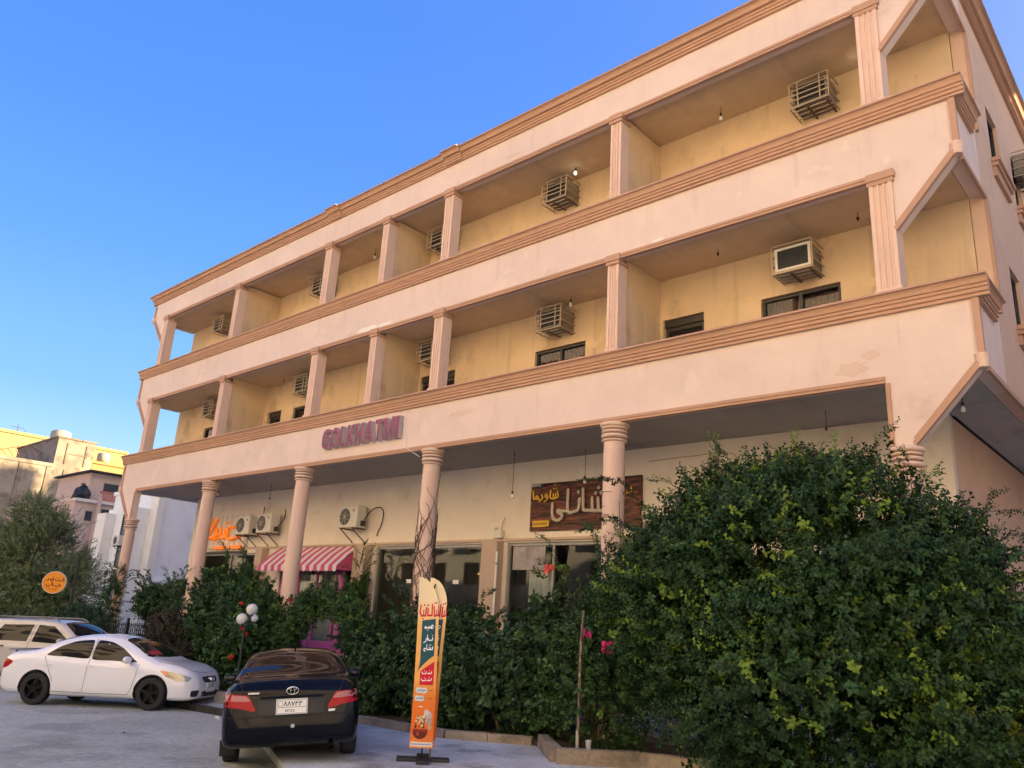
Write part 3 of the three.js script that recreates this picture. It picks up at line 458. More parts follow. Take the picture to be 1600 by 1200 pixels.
function carBody(c) {
  const top = spline(c.top), bot = spline(c.bot), belt = spline(c.belt), hw = spline(c.hw), N = 150, x0 = c.hw[0][0], x1 = c.hw[c.hw.length - 1][0], P = [], I = [];
  const section = (x) => {
    const t = top(x), o = bot(x), w = hw(x), b = Math.min(belt(x), t - .035), s = [], k = b - o;
    s.push([0, o], [w * .55, o], [w * .86, o + .005], [w * .95, o + k * .06], [w * .985, o + k * .16], [w * .997, o + k * .32], [w, o + k * .48], [w * .998, o + k * .62], [w * .988, o + k * .74], [w * (c.shoulder ?? .985), o + k * .86], [w * .965, o + k * .95], [w * .945, b]);
    const g = t - b, wb = w * .945, wt = Math.max(wb - g * c.tumble, wb * .6), e = Math.min(.10, .5 * g + .03), cr = c.crown * clamp(g / .4, .25, 1);
    for (const f of [.2, .4, .6, .8]) { const y = b + (g - e * .6) * f; s.push([wb - (y - b) * c.tumble * lerp(.72, 1, f) - .004, y]); }
    s.push([wt - .012, t - e * .45], [wt - .04, t - e * .18], [wt - .09, t - .012 * clamp(g / .2, .3, 1)], [wt * .78, t + cr * .30], [wt * .5, t + cr * .72], [wt * .25, t + cr * .93], [0, t + cr]);
    return s;
  };
  const K = section(0).length, ring = 2 * K - 2;
  for (let i = 0; i <= N; i++) { const u = i / N, x = lerp(x0, x1, .5 - .5 * Math.cos(Math.PI * lerp(.045, .955, u)) ); const xx = i === 0 ? x0 : i === N ? x1 : x; const s = section(xx); for (let k = 0; k < K; k++) P.push(xx, s[k][1], s[k][0]); for (let k = K - 2; k > 0; k--) P.push(xx, s[k][1], -s[k][0]); }
  for (let i = 0; i < N; i++) for (let k = 0; k < ring; k++) { const a = i * ring + k, b = i * ring + (k + 1) % ring, d = a + ring, e = b + ring; I.push(a, b, d, b, e, d); }
  for (const [i, flip] of [[0, 0], [N, 1]]) { const o = P.length / 3, x = i ? x1 : x0, s = section(x); let cy = 0; for (const q of s) cy += q[1] / K; P.push(x + (i ? .012 : -.012), cy, 0); for (let k = 0; k < ring; k++) { const a = i * ring + k, b = i * ring + (k + 1) % ring; flip ? I.push(o, a, b) : I.push(o, b, a); } }
  const g = new THREE.BufferGeometry(); g.setAttribute('position', new THREE.Float32BufferAttribute(P, 3)); g.setIndex(I); g.computeVertexNormals();
  g.setAttribute('uv', new THREE.BufferAttribute(new Float32Array(P.length / 3 * 2), 2)); return g;
}
const GLASS = M.tint, TRIM = M.black;
function makeCar(c, name, label, group) {
  const t = thing(name, label, 'car', [0, 0, 0], 0, group);
  const geo = carBody(c), bvh = new MeshBVH(geo.clone()), paint = c.paint;
  // wheel arches cut out of the shell
  let brush = new Brush(geo, paint); const ev = new Evaluator(); ev.attributes = ['position', 'normal', 'uv']; ev.useGroups = true;
  for (const x of c.axles) for (const s of [-1, 1]) { const cg = new THREE.CylinderGeometry(c.wheel + .055, c.wheel + .055, .46, 44).rotateX(Math.PI / 2).translate(x, c.wheel + .01, s * (c.W / 2 - .16)); cg.clearGroups(); const b = new Brush(cg, M.dark); b.updateMatrixWorld(); brush.updateMatrixWorld(); brush = ev.evaluate(brush, b, SUBTRACTION); }
  const bg = brush.geometry, mats = Array.isArray(brush.material) ? brush.material : [brush.material];
  const pick = (m) => { const idx = []; for (const gr of bg.groups) if (mats[gr.materialIndex] === m) for (let i = gr.start; i < gr.start + gr.count; i++) idx.push(bg.index ? bg.index.getX(i) : i); const g = new THREE.BufferGeometry(); for (const k of ['position', 'normal', 'uv']) { const A = bg.attributes[k], out = new Float32Array(idx.length * A.itemSize); idx.forEach((v, i) => { for (let q = 0; q < A.itemSize; q++) out[i * A.itemSize + q] = A.getComponent(v, q); }); g.setAttribute(k, new THREE.BufferAttribute(out, A.itemSize)); } return g; };
  const body = mesh('body', pick(paint), paint, t), well = pick(M.dark); if (well.attributes.position.count) mesh('wheel_arch', well, M.dark, t);
  // lay a patch on the shell: outline in a plane, thrown along a direction
  const AX = { side: (a, b) => [V(a, b, 3), V(0, 0, -1)], left: (a, b) => [V(a, b, -3), V(0, 0, 1)], rear: (a, b) => [V(-5, b, a), V(1, 0, 0)], front: (a, b) => [V(5, b, a), V(-1, 0, 0)], top: (a, b) => [V(a, 4, b), V(0, -1, 0)] };
  const hit = (kind, a, b, off) => { const [o, d] = AX[kind](a, b), h = bvh.raycastFirst(new THREE.Ray(o, d), THREE.DoubleSide); if (!h) return null; const n = h.face.normal.clone(); if (n.dot(d) > 0) n.negate(); return h.point.addScaledVector(n, off); };
  function patch(kind, outline, off, smooth = true) {
    const curve = smooth ? new THREE.CatmullRomCurve3(outline.map(([a, b]) => V(a, b, 0)), true, 'catmullrom', .22).getSpacedPoints(56).slice(0, -1).map((p) => [p.x, p.y]) : outline;
    let g = new THREE.ShapeGeometry(shapeXY(curve)); g = g.toNonIndexed(); g.deleteAttribute('normal'); g.deleteAttribute('uv'); let T = Array.from(g.attributes.position.array);
    for (let it = 0; it < 4; it++) { const o = []; let any = false; for (let i = 0; i < T.length; i += 9) { const A = T.slice(i, i + 3), B = T.slice(i + 3, i + 6), C = T.slice(i + 6, i + 9), l = (p, q) => Math.hypot(p[0] - q[0], p[1] - q[1]), m = (p, q) => [(p[0] + q[0]) / 2, (p[1] + q[1]) / 2, 0]; if (Math.max(l(A, B), l(B, C), l(C, A)) > .11) { any = true; const ab = m(A, B), bc = m(B, C), ca = m(C, A); o.push(...A, ...ab, ...ca, ...ab, ...B, ...bc, ...ca, ...bc, ...C, ...ab, ...bc, ...ca); } else o.push(...A, ...B, ...C); } T = o; if (!any) break; }
    const P = [], U = []; for (let i = 0; i < T.length; i += 9) { const q = [0, 3, 6].map((k) => hit(kind, T[i + k], T[i + k + 1], off)); if (q.some((p) => !p)) continue; for (const [k, p] of q.entries()) { P.push(p.x, p.y, p.z); U.push(T[i + k * 3], T[i + k * 3 + 1]); } }
    let r = new THREE.BufferGeometry(); r.setAttribute('position', new THREE.Float32BufferAttribute(P, 3)); r = mergeVertices(r, 1e-4); r.computeVertexNormals(); r.setAttribute('uv', new THREE.BufferAttribute(new Float32Array(r.attributes.position.count * 2), 2)); return r;
  }
  const seam = (kind, pts, r = .0045, off = .0005) => { const L = []; for (let i = 0; i < pts.length - 1; i++) for (let k = 0; k < 8; k++) { const p = hit(kind, lerp(pts[i][0], pts[i + 1][0], k / 8), lerp(pts[i][1], pts[i + 1][1], k / 8), off); if (p) L.push(p); } const e = hit(kind, ...pts[pts.length - 1], off); if (e) L.push(e); return tube(L, r, L.length * 2, 5); };
  const both = (fn) => { fn('side', 1); fn('left', -1); };
  c.dress({ t, body, patch, seam, hit, both, c });
  for (const x of c.axles) for (const s of [-1, 1]) {
    const w = new THREE.Group(); w.name = 'wheel'; t.add(w); const R = c.wheel, hwid = .105; w.position.set(x, R, s * (c.W / 2 - .115));
    const L = [[R * .64, -hwid], [R * .86, -hwid], [R * .95, -hwid * .92], [R * .99, -hwid * .7], [R, -hwid * .3], [R, hwid * .3], [R * .99, hwid * .7], [R * .95, hwid * .92], [R * .86, hwid], [R * .64, hwid]].map(([a, b]) => new THREE.Vector2(a, b));
    mesh('tyre', new THREE.LatheGeometry(L, 44).rotateX(Math.PI / 2), M.rubber, w);
    const rim = [new THREE.LatheGeometry([[R * .655, -hwid * .8], [R * .6, -hwid * .6], [R * .6, hwid * .8], [R * .655, hwid * .93]].map(([a, b]) => new THREE.Vector2(a, b)), 36).rotateX(Math.PI / 2), new THREE.CylinderGeometry(R * .16, R * .18, .03, 16).rotateX(Math.PI / 2).translate(0, 0, s * hwid * .75), new THREE.CylinderGeometry(R * .58, R * .58, .01, 30).rotateX(Math.PI / 2).translate(0, 0, -s * hwid * .1)];
    for (let k = 0; k < 5; k++) for (const d of [-.13, .13]) { const a = k * Math.PI * .4 + d + .3; rim.push(bar(V(Math.cos(a) * R * .12, Math.sin(a) * R * .12, s * hwid * .72), V(Math.cos(a - d * .4) * R * .61, Math.sin(a - d * .4) * R * .61, s * hwid * .78), R * .09, .025, V(0, 0, 1))); }
    mesh('rim', merge(rim), c.rim ?? M.rim, w);
  }
  return t;
}
function place(car, x, z, hx, hz, lift = 0) { // x, z: middle of the car on the street; (hx, hz): heading; lift: how much higher the right wheels stand
  const f = V(hx, 0, hz).normalize(), r = V(-f.z, 0, f.x), pt = (a, b) => { const p = V(x, 0, z).addScaledVector(f, a).addScaledVector(r, b); p.y = gh(p.x) + (lift ? lift * (b > 0 ? 1 : 0) : 0); return p; };
  const fl = pt(1.3, -.75), fr = pt(1.3, .75), bl = pt(-1.3, -.75), br = pt(-1.3, .75), X = fl.clone().add(fr).sub(bl).sub(br).normalize(), Z = fr.clone().add(br).sub(fl).sub(bl); Z.addScaledVector(X, -Z.dot(X)).normalize(); const Y = V().crossVectors(Z, X);
  car.quaternion.setFromRotationMatrix(new THREE.Matrix4().makeBasis(X, Y, Z)); const o = fl.add(fr).add(bl).add(br).multiplyScalar(.25); car.position.copy(o);
}
const paintOf = (c, rough = .35) => new THREE.MeshPhysicalMaterial({ color: c, roughness: rough, clearcoat: 1, clearcoatRoughness: .05 });
const lampRed = new THREE.MeshPhysicalMaterial({ color: col(.36, .006, .012), roughness: .12, specularIntensity: .35 }), lampClear = new THREE.MeshPhysicalMaterial({ color: col(.30, .29, .25), roughness: .15, clearcoat: 1, metalness: .3 }), lampPale = new THREE.MeshPhysicalMaterial({ color: col(.42, .17, .17), roughness: .12, specularIntensity: .4 }), lampAmber = new THREE.MeshPhysicalMaterial({ color: col(.8, .2, .06), roughness: .15, clearcoat: 1 });
const emblem = (r) => { const e = (a, b, x, y, w) => { const g = new THREE.TorusGeometry(1, w, 8, 40); g.scale(a, b, .5); return g.translate(x, y, 0); }; return merge([e(r, r * .68, 0, 0, .12), e(r * .36, r * .62, 0, 0, .16), e(r * .66, r * .24, 0, r * .32, .14)]); };
function plateMesh(t, pos, turn, main, sub) {
  const cv = document.createElement('canvas'); cv.width = 256; cv.height = 128; const g = cv.getContext('2d'); g.fillStyle = '#e9e8e2'; g.fillRect(0, 0, 256, 128); g.strokeStyle = '#777'; g.lineWidth = 4; g.strokeRect(4, 4, 248, 120); g.strokeStyle = '#222'; g.lineCap = 'round'; g.lineJoin = 'round';
  // Persian digits drawn as strokes
  const D = { 8: [[[0, 1], [.5, 0], [1, 1]]], 7: [[[0, 0], [.5, 1], [1, 0]]], 2: [[[.15, 1], [.15, 0], [.3, .3], [.85, .3], [.95, 0]]], 1: [[[.5, 0], [.5, 1]]] };
  const put = (s, x, y, w, h, lw) => { g.lineWidth = lw; for (const ch of s) { for (const st of D[ch] ?? []) { g.beginPath(); st.forEach(([a, b], i) => (i ? g.lineTo(x + a * w, y + b * h) : g.moveTo(x + a * w, y + b * h))); g.stroke(); } x += w * 1.45; } };
  put(main, 62, 20, 22, 36, 7); g.lineWidth = 3; g.beginPath(); g.moveTo(14, 70); g.lineTo(242, 70); g.stroke(); g.font = 'bold 30px sans-serif'; g.fillStyle = '#666'; g.fillText(sub, 70, 110); g.strokeStyle = '#777'; g.lineWidth = 3; g.strokeRect(16, 16, 34, 44);
  const tx = new THREE.CanvasTexture(cv); tx.colorSpace = THREE.SRGBColorSpace; const p = mesh('number_plate', new RoundedBoxGeometry(.40, .20, .014, 2, .006), std(col(.75, .75, .73), .5), t); p.position.copy(pos); p.rotation.y = turn;
  mesh('plate_print', new THREE.PlaneGeometry(.385, .185).translate(0, 0, .0085), std(col(1, 1, 1), .5, { map: tx }), p); return p;
}
function mirror(t, x, y, z, s, paint) { const g = new THREE.SphereGeometry(1, 22, 14).scale(.085, .075, .12).translate(0, 0, 0); const m = mesh('mirror', g, paint, t); m.position.set(x, y, s * (z + .09)); mesh('mirror_stalk', bar(V(0, -.03, -s * .16), V(0, -.04, -s * .02), .03, .05), TRIM, m); mesh('mirror_glass', new THREE.SphereGeometry(1, 16, 10).scale(.02, .055, .095).translate(-.072, 0, 0), GLASS, m); }

// white sedan: seen from its right side
const whiteCar = makeCar({
  W: 1.76, wheel: .33, axles: [-1.30, 1.34], tumble: .40, crown: .045, paint: paintOf(col(.80, .82, .87)),
  top: [[-2.27, .62], [-2.25, .80], [-2.18, .97], [-2.08, 1.055], [-1.72, 1.10], [-1.42, 1.16], [-.98, 1.35], [-.55, 1.445], [-.1, 1.475], [.3, 1.44], [.62, 1.345], [1.18, 1.075], [1.36, 1.00], [1.75, .925], [2.0, .84], [2.15, .74], [2.24, .60], [2.27, .50]],
  bot: [[-2.27, .40], [-2.2, .30], [-1.9, .22], [-1, .20], [1, .20], [1.9, .20], [2.2, .24], [2.27, .32]],
  belt: [[-2.27, .9], [-1.6, 1.0], [-.5, .955], [.8, .90], [1.4, .87], [2.0, .76], [2.27, .55]],
  hw: [[-2.27, .60], [-2.23, .70], [-2.12, .78], [-1.8, .85], [-1.2, .88], [0, .88], [1.2, .88], [1.7, .85], [2.0, .77], [2.15, .67], [2.24, .54], [2.27, .44]],
  dress({ t, body, patch, seam, hit, both, c }) {
    both((k, s) => {
      mesh('rear_side_window', patch(k, [[-1.18, 1.03], [-.92, 1.22], [-.62, 1.335], [-.22, 1.365], [-.20, .995], [-.75, 1.01]], .004), GLASS, t);
      mesh('front_side_window', patch(k, [[-.12, 1.365], [.22, 1.34], [.52, 1.22], [.86, .99], [.84, .955], [.3, .965], [-.12, .985]], .004), GLASS, t);
      mesh('quarter_trim', patch(k, [[.62, 1.13], [.92, .96], [.80, .95], [.66, .98]], .006, false), TRIM, t);
      for (const line of [[[-.16, 1.39], [-.165, .9], [-.18, .5], [-.20, .32]], [[-1.22, 1.02], [-1.10, .86], [-1.02, .70], [-.90, .50]], [[.98, .92], [.96, .7], [.90, .4], [.84, .31]], [[-.92, .30], [0, .29], [.84, .30]]]) mesh('panel_gap', seam(k, line), TRIM, body);
      for (const x of [-.98, .02]) { const a = hit(k, x, .835, .018), b = hit(k, x - .18, .845, .018); mesh('door_handle', merge([bar(a, b, .025, .022)]), c.paint, t); }
      mesh('headlight', patch(k, [[1.50, .80], [1.70, .79], [1.95, .74], [2.12, .68], [2.08, .60], [1.85, .61], [1.64, .69]], .005), lampClear, t); mesh('indicator', patch(k, [[1.49, .80], [1.62, .795], [1.70, .70], [1.60, .73]], .008), lampAmber, t);
      mesh('tail_light', patch(k, [[-2.19, .92], [-2.0, .90], [-1.93, .86], [-2.05, .76], [-2.20, .72]], .005), lampRed, t);
      mirror(t, .78, 1.0, .90, s, c.paint);
      const fp = s > 0 ? [[.50, .42], [.66, .41], [.66, .30], [.54, .30]] : [[-.50, .42], [-.66, .41], [-.66, .30], [-.54, .30]]; mesh('fog_lamp', patch('front', fp, .005), M.dark, t);
    });
    mesh('windscreen', patch('top', [[.46, -.55], [.44, 0], [.46, .55], [.66, .60], [1.14, .72], [1.22, .4], [1.25, 0], [1.22, -.4], [1.14, -.72], [.66, -.60]], .004), GLASS, t);
    mesh('rear_window', patch('top', [[-1.38, -.62], [-1.44, 0], [-1.38, .62], [-.95, .55], [-.72, .50], [-.70, 0], [-.72, -.50], [-.95, -.55]], .004), GLASS, t);
    mesh('dash_cloth', patch('top', [[.98, .18], [1.0, .60], [1.12, .62], [1.15, .18]], .008, false), std(col(.42, .03, .04), .9), t, 'red cloth lying behind the windscreen');
    mesh('grille', patch('front', [[-.34, .68], [0, .69], [.34, .68], [.28, .575], [0, .56], [-.28, .575]], .006), M.dark, t); mesh('lower_grille', patch('front', [[-.40, .39], [0, .40], [.40, .39], [.36, .29], [0, .285], [-.36, .29]], .006), M.dark, t);
    const e = mesh('emblem', emblem(.065), M.chrome, t); e.position.set(2.262, .63, 0); e.rotation.y = Math.PI / 2;
    plateMesh(t, V(2.285, .47, 0), Math.PI / 2, '18872', '');
    mesh('panel_gap', seam('top', [[2.06, -.55], [2.12, -.3], [2.14, 0], [2.12, .3], [2.06, .55]]), TRIM, body); for (const s of [-1, 1]) mesh('panel_gap', seam('top', [[2.06, s * .55], [1.7, s * .68], [1.35, s * .74]]), TRIM, body);
    mesh('boot_spoiler', merge([rbox(-2.24, -2.02, 1.10, 1.125, -.62, .62, .012), bar(V(-2.12, 1.04, -.5), V(-2.12, 1.11, -.5), .05, .03, V(1, 0, 0)), bar(V(-2.12, 1.04, .5), V(-2.12, 1.11, .5), .05, .03, V(1, 0, 0))]), std(col(.16, .19, .24), .4), t);
    mesh('wiper', bar(V(1.17, 1.095, .5), V(1.05, 1.14, -.1), .02, .012), TRIM, t);
  },
}, 'parked_car', 'white sedan with black wheels and red cloth behind its windscreen', 'cars parked at the kerb');

// black sedan: seen from behind
const blackCar = makeCar({
  W: 1.82, wheel: .325, axles: [-1.34, 1.42], tumble: .42, crown: .05, paint: new THREE.MeshPhysicalMaterial({ color: col(.005, .006, .010), roughness: .10, specularIntensity: .28, clearcoat: .06, clearcoatRoughness: .03 }), shoulder: .992,
  top: [[-2.42, .60], [-2.41, .78], [-2.38, .95], [-2.33, 1.075], [-2.24, 1.125], [-1.9, 1.13], [-1.62, 1.15], [-1.2, 1.30], [-.8, 1.425], [-.3, 1.47], [.2, 1.455], [.6, 1.36], [1.3, 1.06], [1.8, .95], [2.15, .82], [2.32, .66], [2.39, .5]],
  bot: [[-2.42, .40], [-2.36, .33], [-2.2, .27], [-1.5, .22], [1.8, .22], [2.2, .25], [2.39, .32]],
  belt: [[-2.42, .95], [-1.9, 1.03], [-.8, .99], [.8, .93], [1.5, .89], [2.1, .75], [2.39, .55]],
  hw: [[-2.42, .66], [-2.405, .76], [-2.36, .83], [-2.2, .875], [-1.7, .905], [0, .91], [1.4, .905], [1.9, .85], [2.2, .72], [2.34, .58], [2.39, .46]],
  dress({ t, body, patch, seam, hit, both, c }) {
    both((k, s) => {
      mesh('rear_side_window', patch(k, [[-1.30, 1.07], [-1.0, 1.24], [-.72, 1.34], [-.2, 1.375], [-.18, 1.02], [-.8, 1.04]], .004), GLASS, t);
      mesh('front_side_window', patch(k, [[-.1, 1.375], [.3, 1.35], [.6, 1.22], [.98, 1.01], [.95, .97], [.3, .985], [-.1, 1.005]], .004), GLASS, t);
      for (const line of [[[-.14, 1.40], [-.15, .9], [-.18, .5], [-.2, .34]], [[-1.32, 1.06], [-1.2, .9], [-1.08, .72], [-.95, .5]]]) mesh('panel_gap', seam(k, line), TRIM, body);
      for (const x of [-1.05, .02]) { const a = hit(k, x, .88, .018), b = hit(k, x - .19, .89, .018); mesh('door_handle', bar(a, b, .026, .022), c.paint, t); }
      const q = (pts) => pts.map(([a, b]) => [a * s, b]);
      mesh('tail_light', patch('rear', q([[.83, .985], [.62, .965], [.555, .955], [.455, .77], [.50, .755], [.66, .80], [.835, .83]]), .006), lampRed, t);
      mesh('lamp_lens', patch('rear', q([[.82, .975], [.62, .955], [.575, .945], [.525, .885], [.64, .885], [.825, .905]]), .009), lampPale, t, 'clear upper lens of the tail light');
      mesh('mud_flap', rbox(-1.74, -1.72, .13, .34, s * .80 - .12, s * .80 + .075, .008), M.rubber, t);
      mirror(t, .92, 1.02, .93, s, c.paint);
      mesh('headlight', patch(k, [[1.62, .82], [1.9, .8], [2.2, .70], [2.2, .62], [1.8, .70]], .005), lampClear, t);
      mesh('panel_gap', seam('rear', q([[.66, 1.10], [.60, .96], [.47, .76], [.44, .70], [.0, .685]])), TRIM, body);
    });
    mesh('rear_window', patch('top', [[-1.60, -.66], [-1.68, -.3], [-1.70, 0], [-1.68, .3], [-1.60, .66], [-1.2, .60], [-.86, .53], [-.84, 0], [-.86, -.53], [-1.2, -.60]], .004), GLASS, t);
    mesh('windscreen', patch('top', [[.48, -.57], [.46, 0], [.48, .57], [1.24, .72], [1.34, 0], [1.24, -.72]], .004), GLASS, t);
    mesh('bumper_step', seam('rear', [[-.80, .69], [-.44, .675], [0, .668], [.44, .675], [.80, .69]], .006), TRIM, body);
    mesh('plate_recess', patch('rear', [[-.43, .915], [.43, .915], [.40, .70], [-.40, .70]], .003, false), M.black, t);
    mesh('chrome_strip', bar(V(-2.425, .925, -.40), V(-2.425, .925, .40), .02, .03), c.paint, t);
    plateMesh(t, V(-2.432, .80, 0), -Math.PI / 2, '88722', '88722');
    const e = mesh('emblem', emblem(.075), M.chrome, t); e.position.set(-2.403, 1.005, 0); e.rotation.y = -Math.PI / 2; e.rotation.x = 0;
    mesh('model_badge', bar(V(-2.400, .985, -.42), V(-2.395, .985, -.56), .008, .022), M.chrome, t); mesh('tow_cover', new THREE.CylinderGeometry(.026, .026, .008, 16).rotateZ(Math.PI / 2).translate(-2.428, .55, .02), std(col(.45, .45, .46), .5), t);
    mesh('exhaust', new THREE.CylinderGeometry(.032, .032, .16, 16, 1, true).rotateZ(Math.PI / 2).translate(-2.33, .27, .52), M.chrome, t); mesh('sticker', patch('rear', [[.47, .74], [.56, .745], [.55, .715], [.47, .71]], .006, false), M.white, t);
    mesh('antenna', bar(V(-.62, 1.485, 0), V(-.72, 1.53, 0), .02, .015), c.paint, t);
  },
}, 'parked_car', 'black sedan parked tail out with red and clear tail lights', 'cars parked at the kerb');

// silver estate behind the white sedan
const suv = makeCar({
  W: 1.84, wheel: .375, axles: [-1.36, 1.40], tumble: .28, crown: .04, paint: paintOf(col(.50, .47, .42), .35),
  top: [[-2.34, .75], [-2.31, 1.10], [-2.22, 1.5], [-2.1, 1.72], [-1.8, 1.80], [-1, 1.835], [0, 1.83], [.5, 1.78], [.78, 1.66], [1.38, 1.27], [1.8, 1.18], [2.15, 1.06], [2.3, .88], [2.36, .66]],
  bot: [[-2.34, .50], [-2.2, .42], [-1, .36], [1.5, .36], [2.2, .40], [2.36, .50]],
  belt: [[-2.34, 1.15], [-1, 1.17], [.9, 1.12], [1.5, 1.08], [2.1, .95], [2.36, .7]],
  hw: [[-2.34, .70], [-2.3, .80], [-2.1, .87], [-1.5, .91], [0, .92], [1.5, .91], [2.0, .84], [2.25, .7], [2.36, .5]],
  dress({ t, body, patch, seam, hit, both, c }) {
    both((k, s) => {
      mesh('quarter_window', patch(k, [[-2.02, 1.62], [-1.42, 1.67], [-1.62, 1.26], [-1.98, 1.28]], .005, false), GLASS, t);
      mesh('rear_side_window', patch(k, [[-1.12, 1.67], [-.22, 1.69], [-.28, 1.24], [-1.42, 1.25]], .005, false), GLASS, t);
      mesh('front_side_window', patch(k, [[-.08, 1.69], [.38, 1.66], [.92, 1.30], [.90, 1.20], [-.13, 1.235]], .005, false), GLASS, t);
      for (const line of [[[-.17, 1.7], [-.2, 1.2], [-.24, .6]], [[-1.4, 1.24], [-1.2, 1.0], [-1.0, .8]]]) mesh('panel_gap', seam(k, line), TRIM, body);
      const a = hit(k, -1.12, 1.10, .02), b = hit(k, -.9, 1.10, .02); mesh('door_handle', bar(a, b, .03, .03), TRIM, t);
      mesh('roof_rail', tube([V(-1.9, 1.80, s * .60), V(-1.7, 1.88, s * .61), V(0, 1.90, s * .62), V(.3, 1.86, s * .62), V(.4, 1.80, s * .62)], .018, 30, 6), M.alu, t);
      mesh('headlight', patch(k, [[1.7, 1.05], [2.1, .98], [2.2, .9], [1.8, .93]], .005), lampClear, t); mirror(t, .85, 1.28, .95, s, c.paint);
    });
    mesh('windscreen', patch('top', [[.62, -.62], [.58, 0], [.62, .62], [1.34, .76], [1.44, 0], [1.34, -.76]], .005), GLASS, t);
  },
}, 'parked_car', 'silver beige estate car with roof rails standing beyond the white sedan', 'cars parked at the kerb');
place(whiteCar, -17.15, 3.6, .80, -.60);
place(blackCar, -9.28, 4.07, -.83, -.56, .10); blackCar.scale.y = .95;
place(suv, -22.5, 3.05, .83, -.56); suv.scale.y = .96;

// ------------------------------------------------------------------ plants
function sprig(n, len, l, w, spread = 1, droop = .25) { // a twig of folded leaves along +y
  const P = [], N = [], I = [];
  for (let i = 0; i < n; i++) {
    const f = (i + .5) / n, az = i * 2.4 + rr(-.5, .5), tilt = rr(.5, 1.15) * spread, s = rr(.75, 1.2) * (1 - .3 * Math.abs(f - .55));
    const d = V(Math.cos(az) * Math.sin(tilt), Math.cos(tilt), Math.sin(az) * Math.sin(tilt)), side = V(-Math.sin(az), 0, Math.cos(az)).applyAxisAngle(d, rr(-.7, .7)), nn = V().crossVectors(side, d).normalize();
    const b = V(rr(-.02, .02), f * len, rr(-.02, .02)), L = l * s, Wd = w * s, o = P.length / 3;
    const tip = b.clone().addScaledVector(d, L).addScaledVector(V(0, -1, 0), L * droop), mid = b.clone().addScaledVector(d, L * .45).addScaledVector(nn, -Wd * .25), a = b.clone().addScaledVector(d, L * .48).addScaledVector(side, Wd).addScaledVector(nn, Wd * .2), c = b.clone().addScaledVector(d, L * .48).addScaledVector(side, -Wd).addScaledVector(nn, Wd * .2);
    for (const q of [b, a, mid, c, tip]) P.push(q.x, q.y, q.z); I.push(o, o + 1, o + 2, o + 1, o + 4, o + 2, o, o + 2, o + 3, o + 2, o + 4, o + 3);
  }
  const g = new THREE.BufferGeometry(); g.setAttribute('position', new THREE.Float32BufferAttribute(P, 3)); g.setIndex(I); g.computeVertexNormals(); g.setAttribute('uv', new THREE.BufferAttribute(new Float32Array(P.length / 3 * 2), 2)); return g;
}
const leafMat = new THREE.MeshPhysicalMaterial({ color: col(1, 1, 1), roughness: .5, specularIntensity: .45 }), leafDull = new THREE.MeshPhysicalMaterial({ color: col(1, 1, 1), roughness: .7, specularIntensity: .4 });
const SPRIG = { ficus: [0, 1, 2].map(() => sprig(14, .28, .085, .024, 1.1, .55)), broad: [0, 1].map(() => sprig(12, .26, .11, .038, 1.1)), small: [0, 1].map(() => sprig(14, .24, .065, .022)), olive: [0, 1].map(() => sprig(20, .42, .10, .016, .8)), frond: [0, 1].map(() => sprig(6, .18, .24, .075, 1.2, .4)) };
const n3 = (x, y, z, s) => (vnoise(x + 31.7, y * 1.1 + z * .37, 4096, s) + vnoise(z + 11.3, y - x * .41, 4096, s + 5)) / 2;
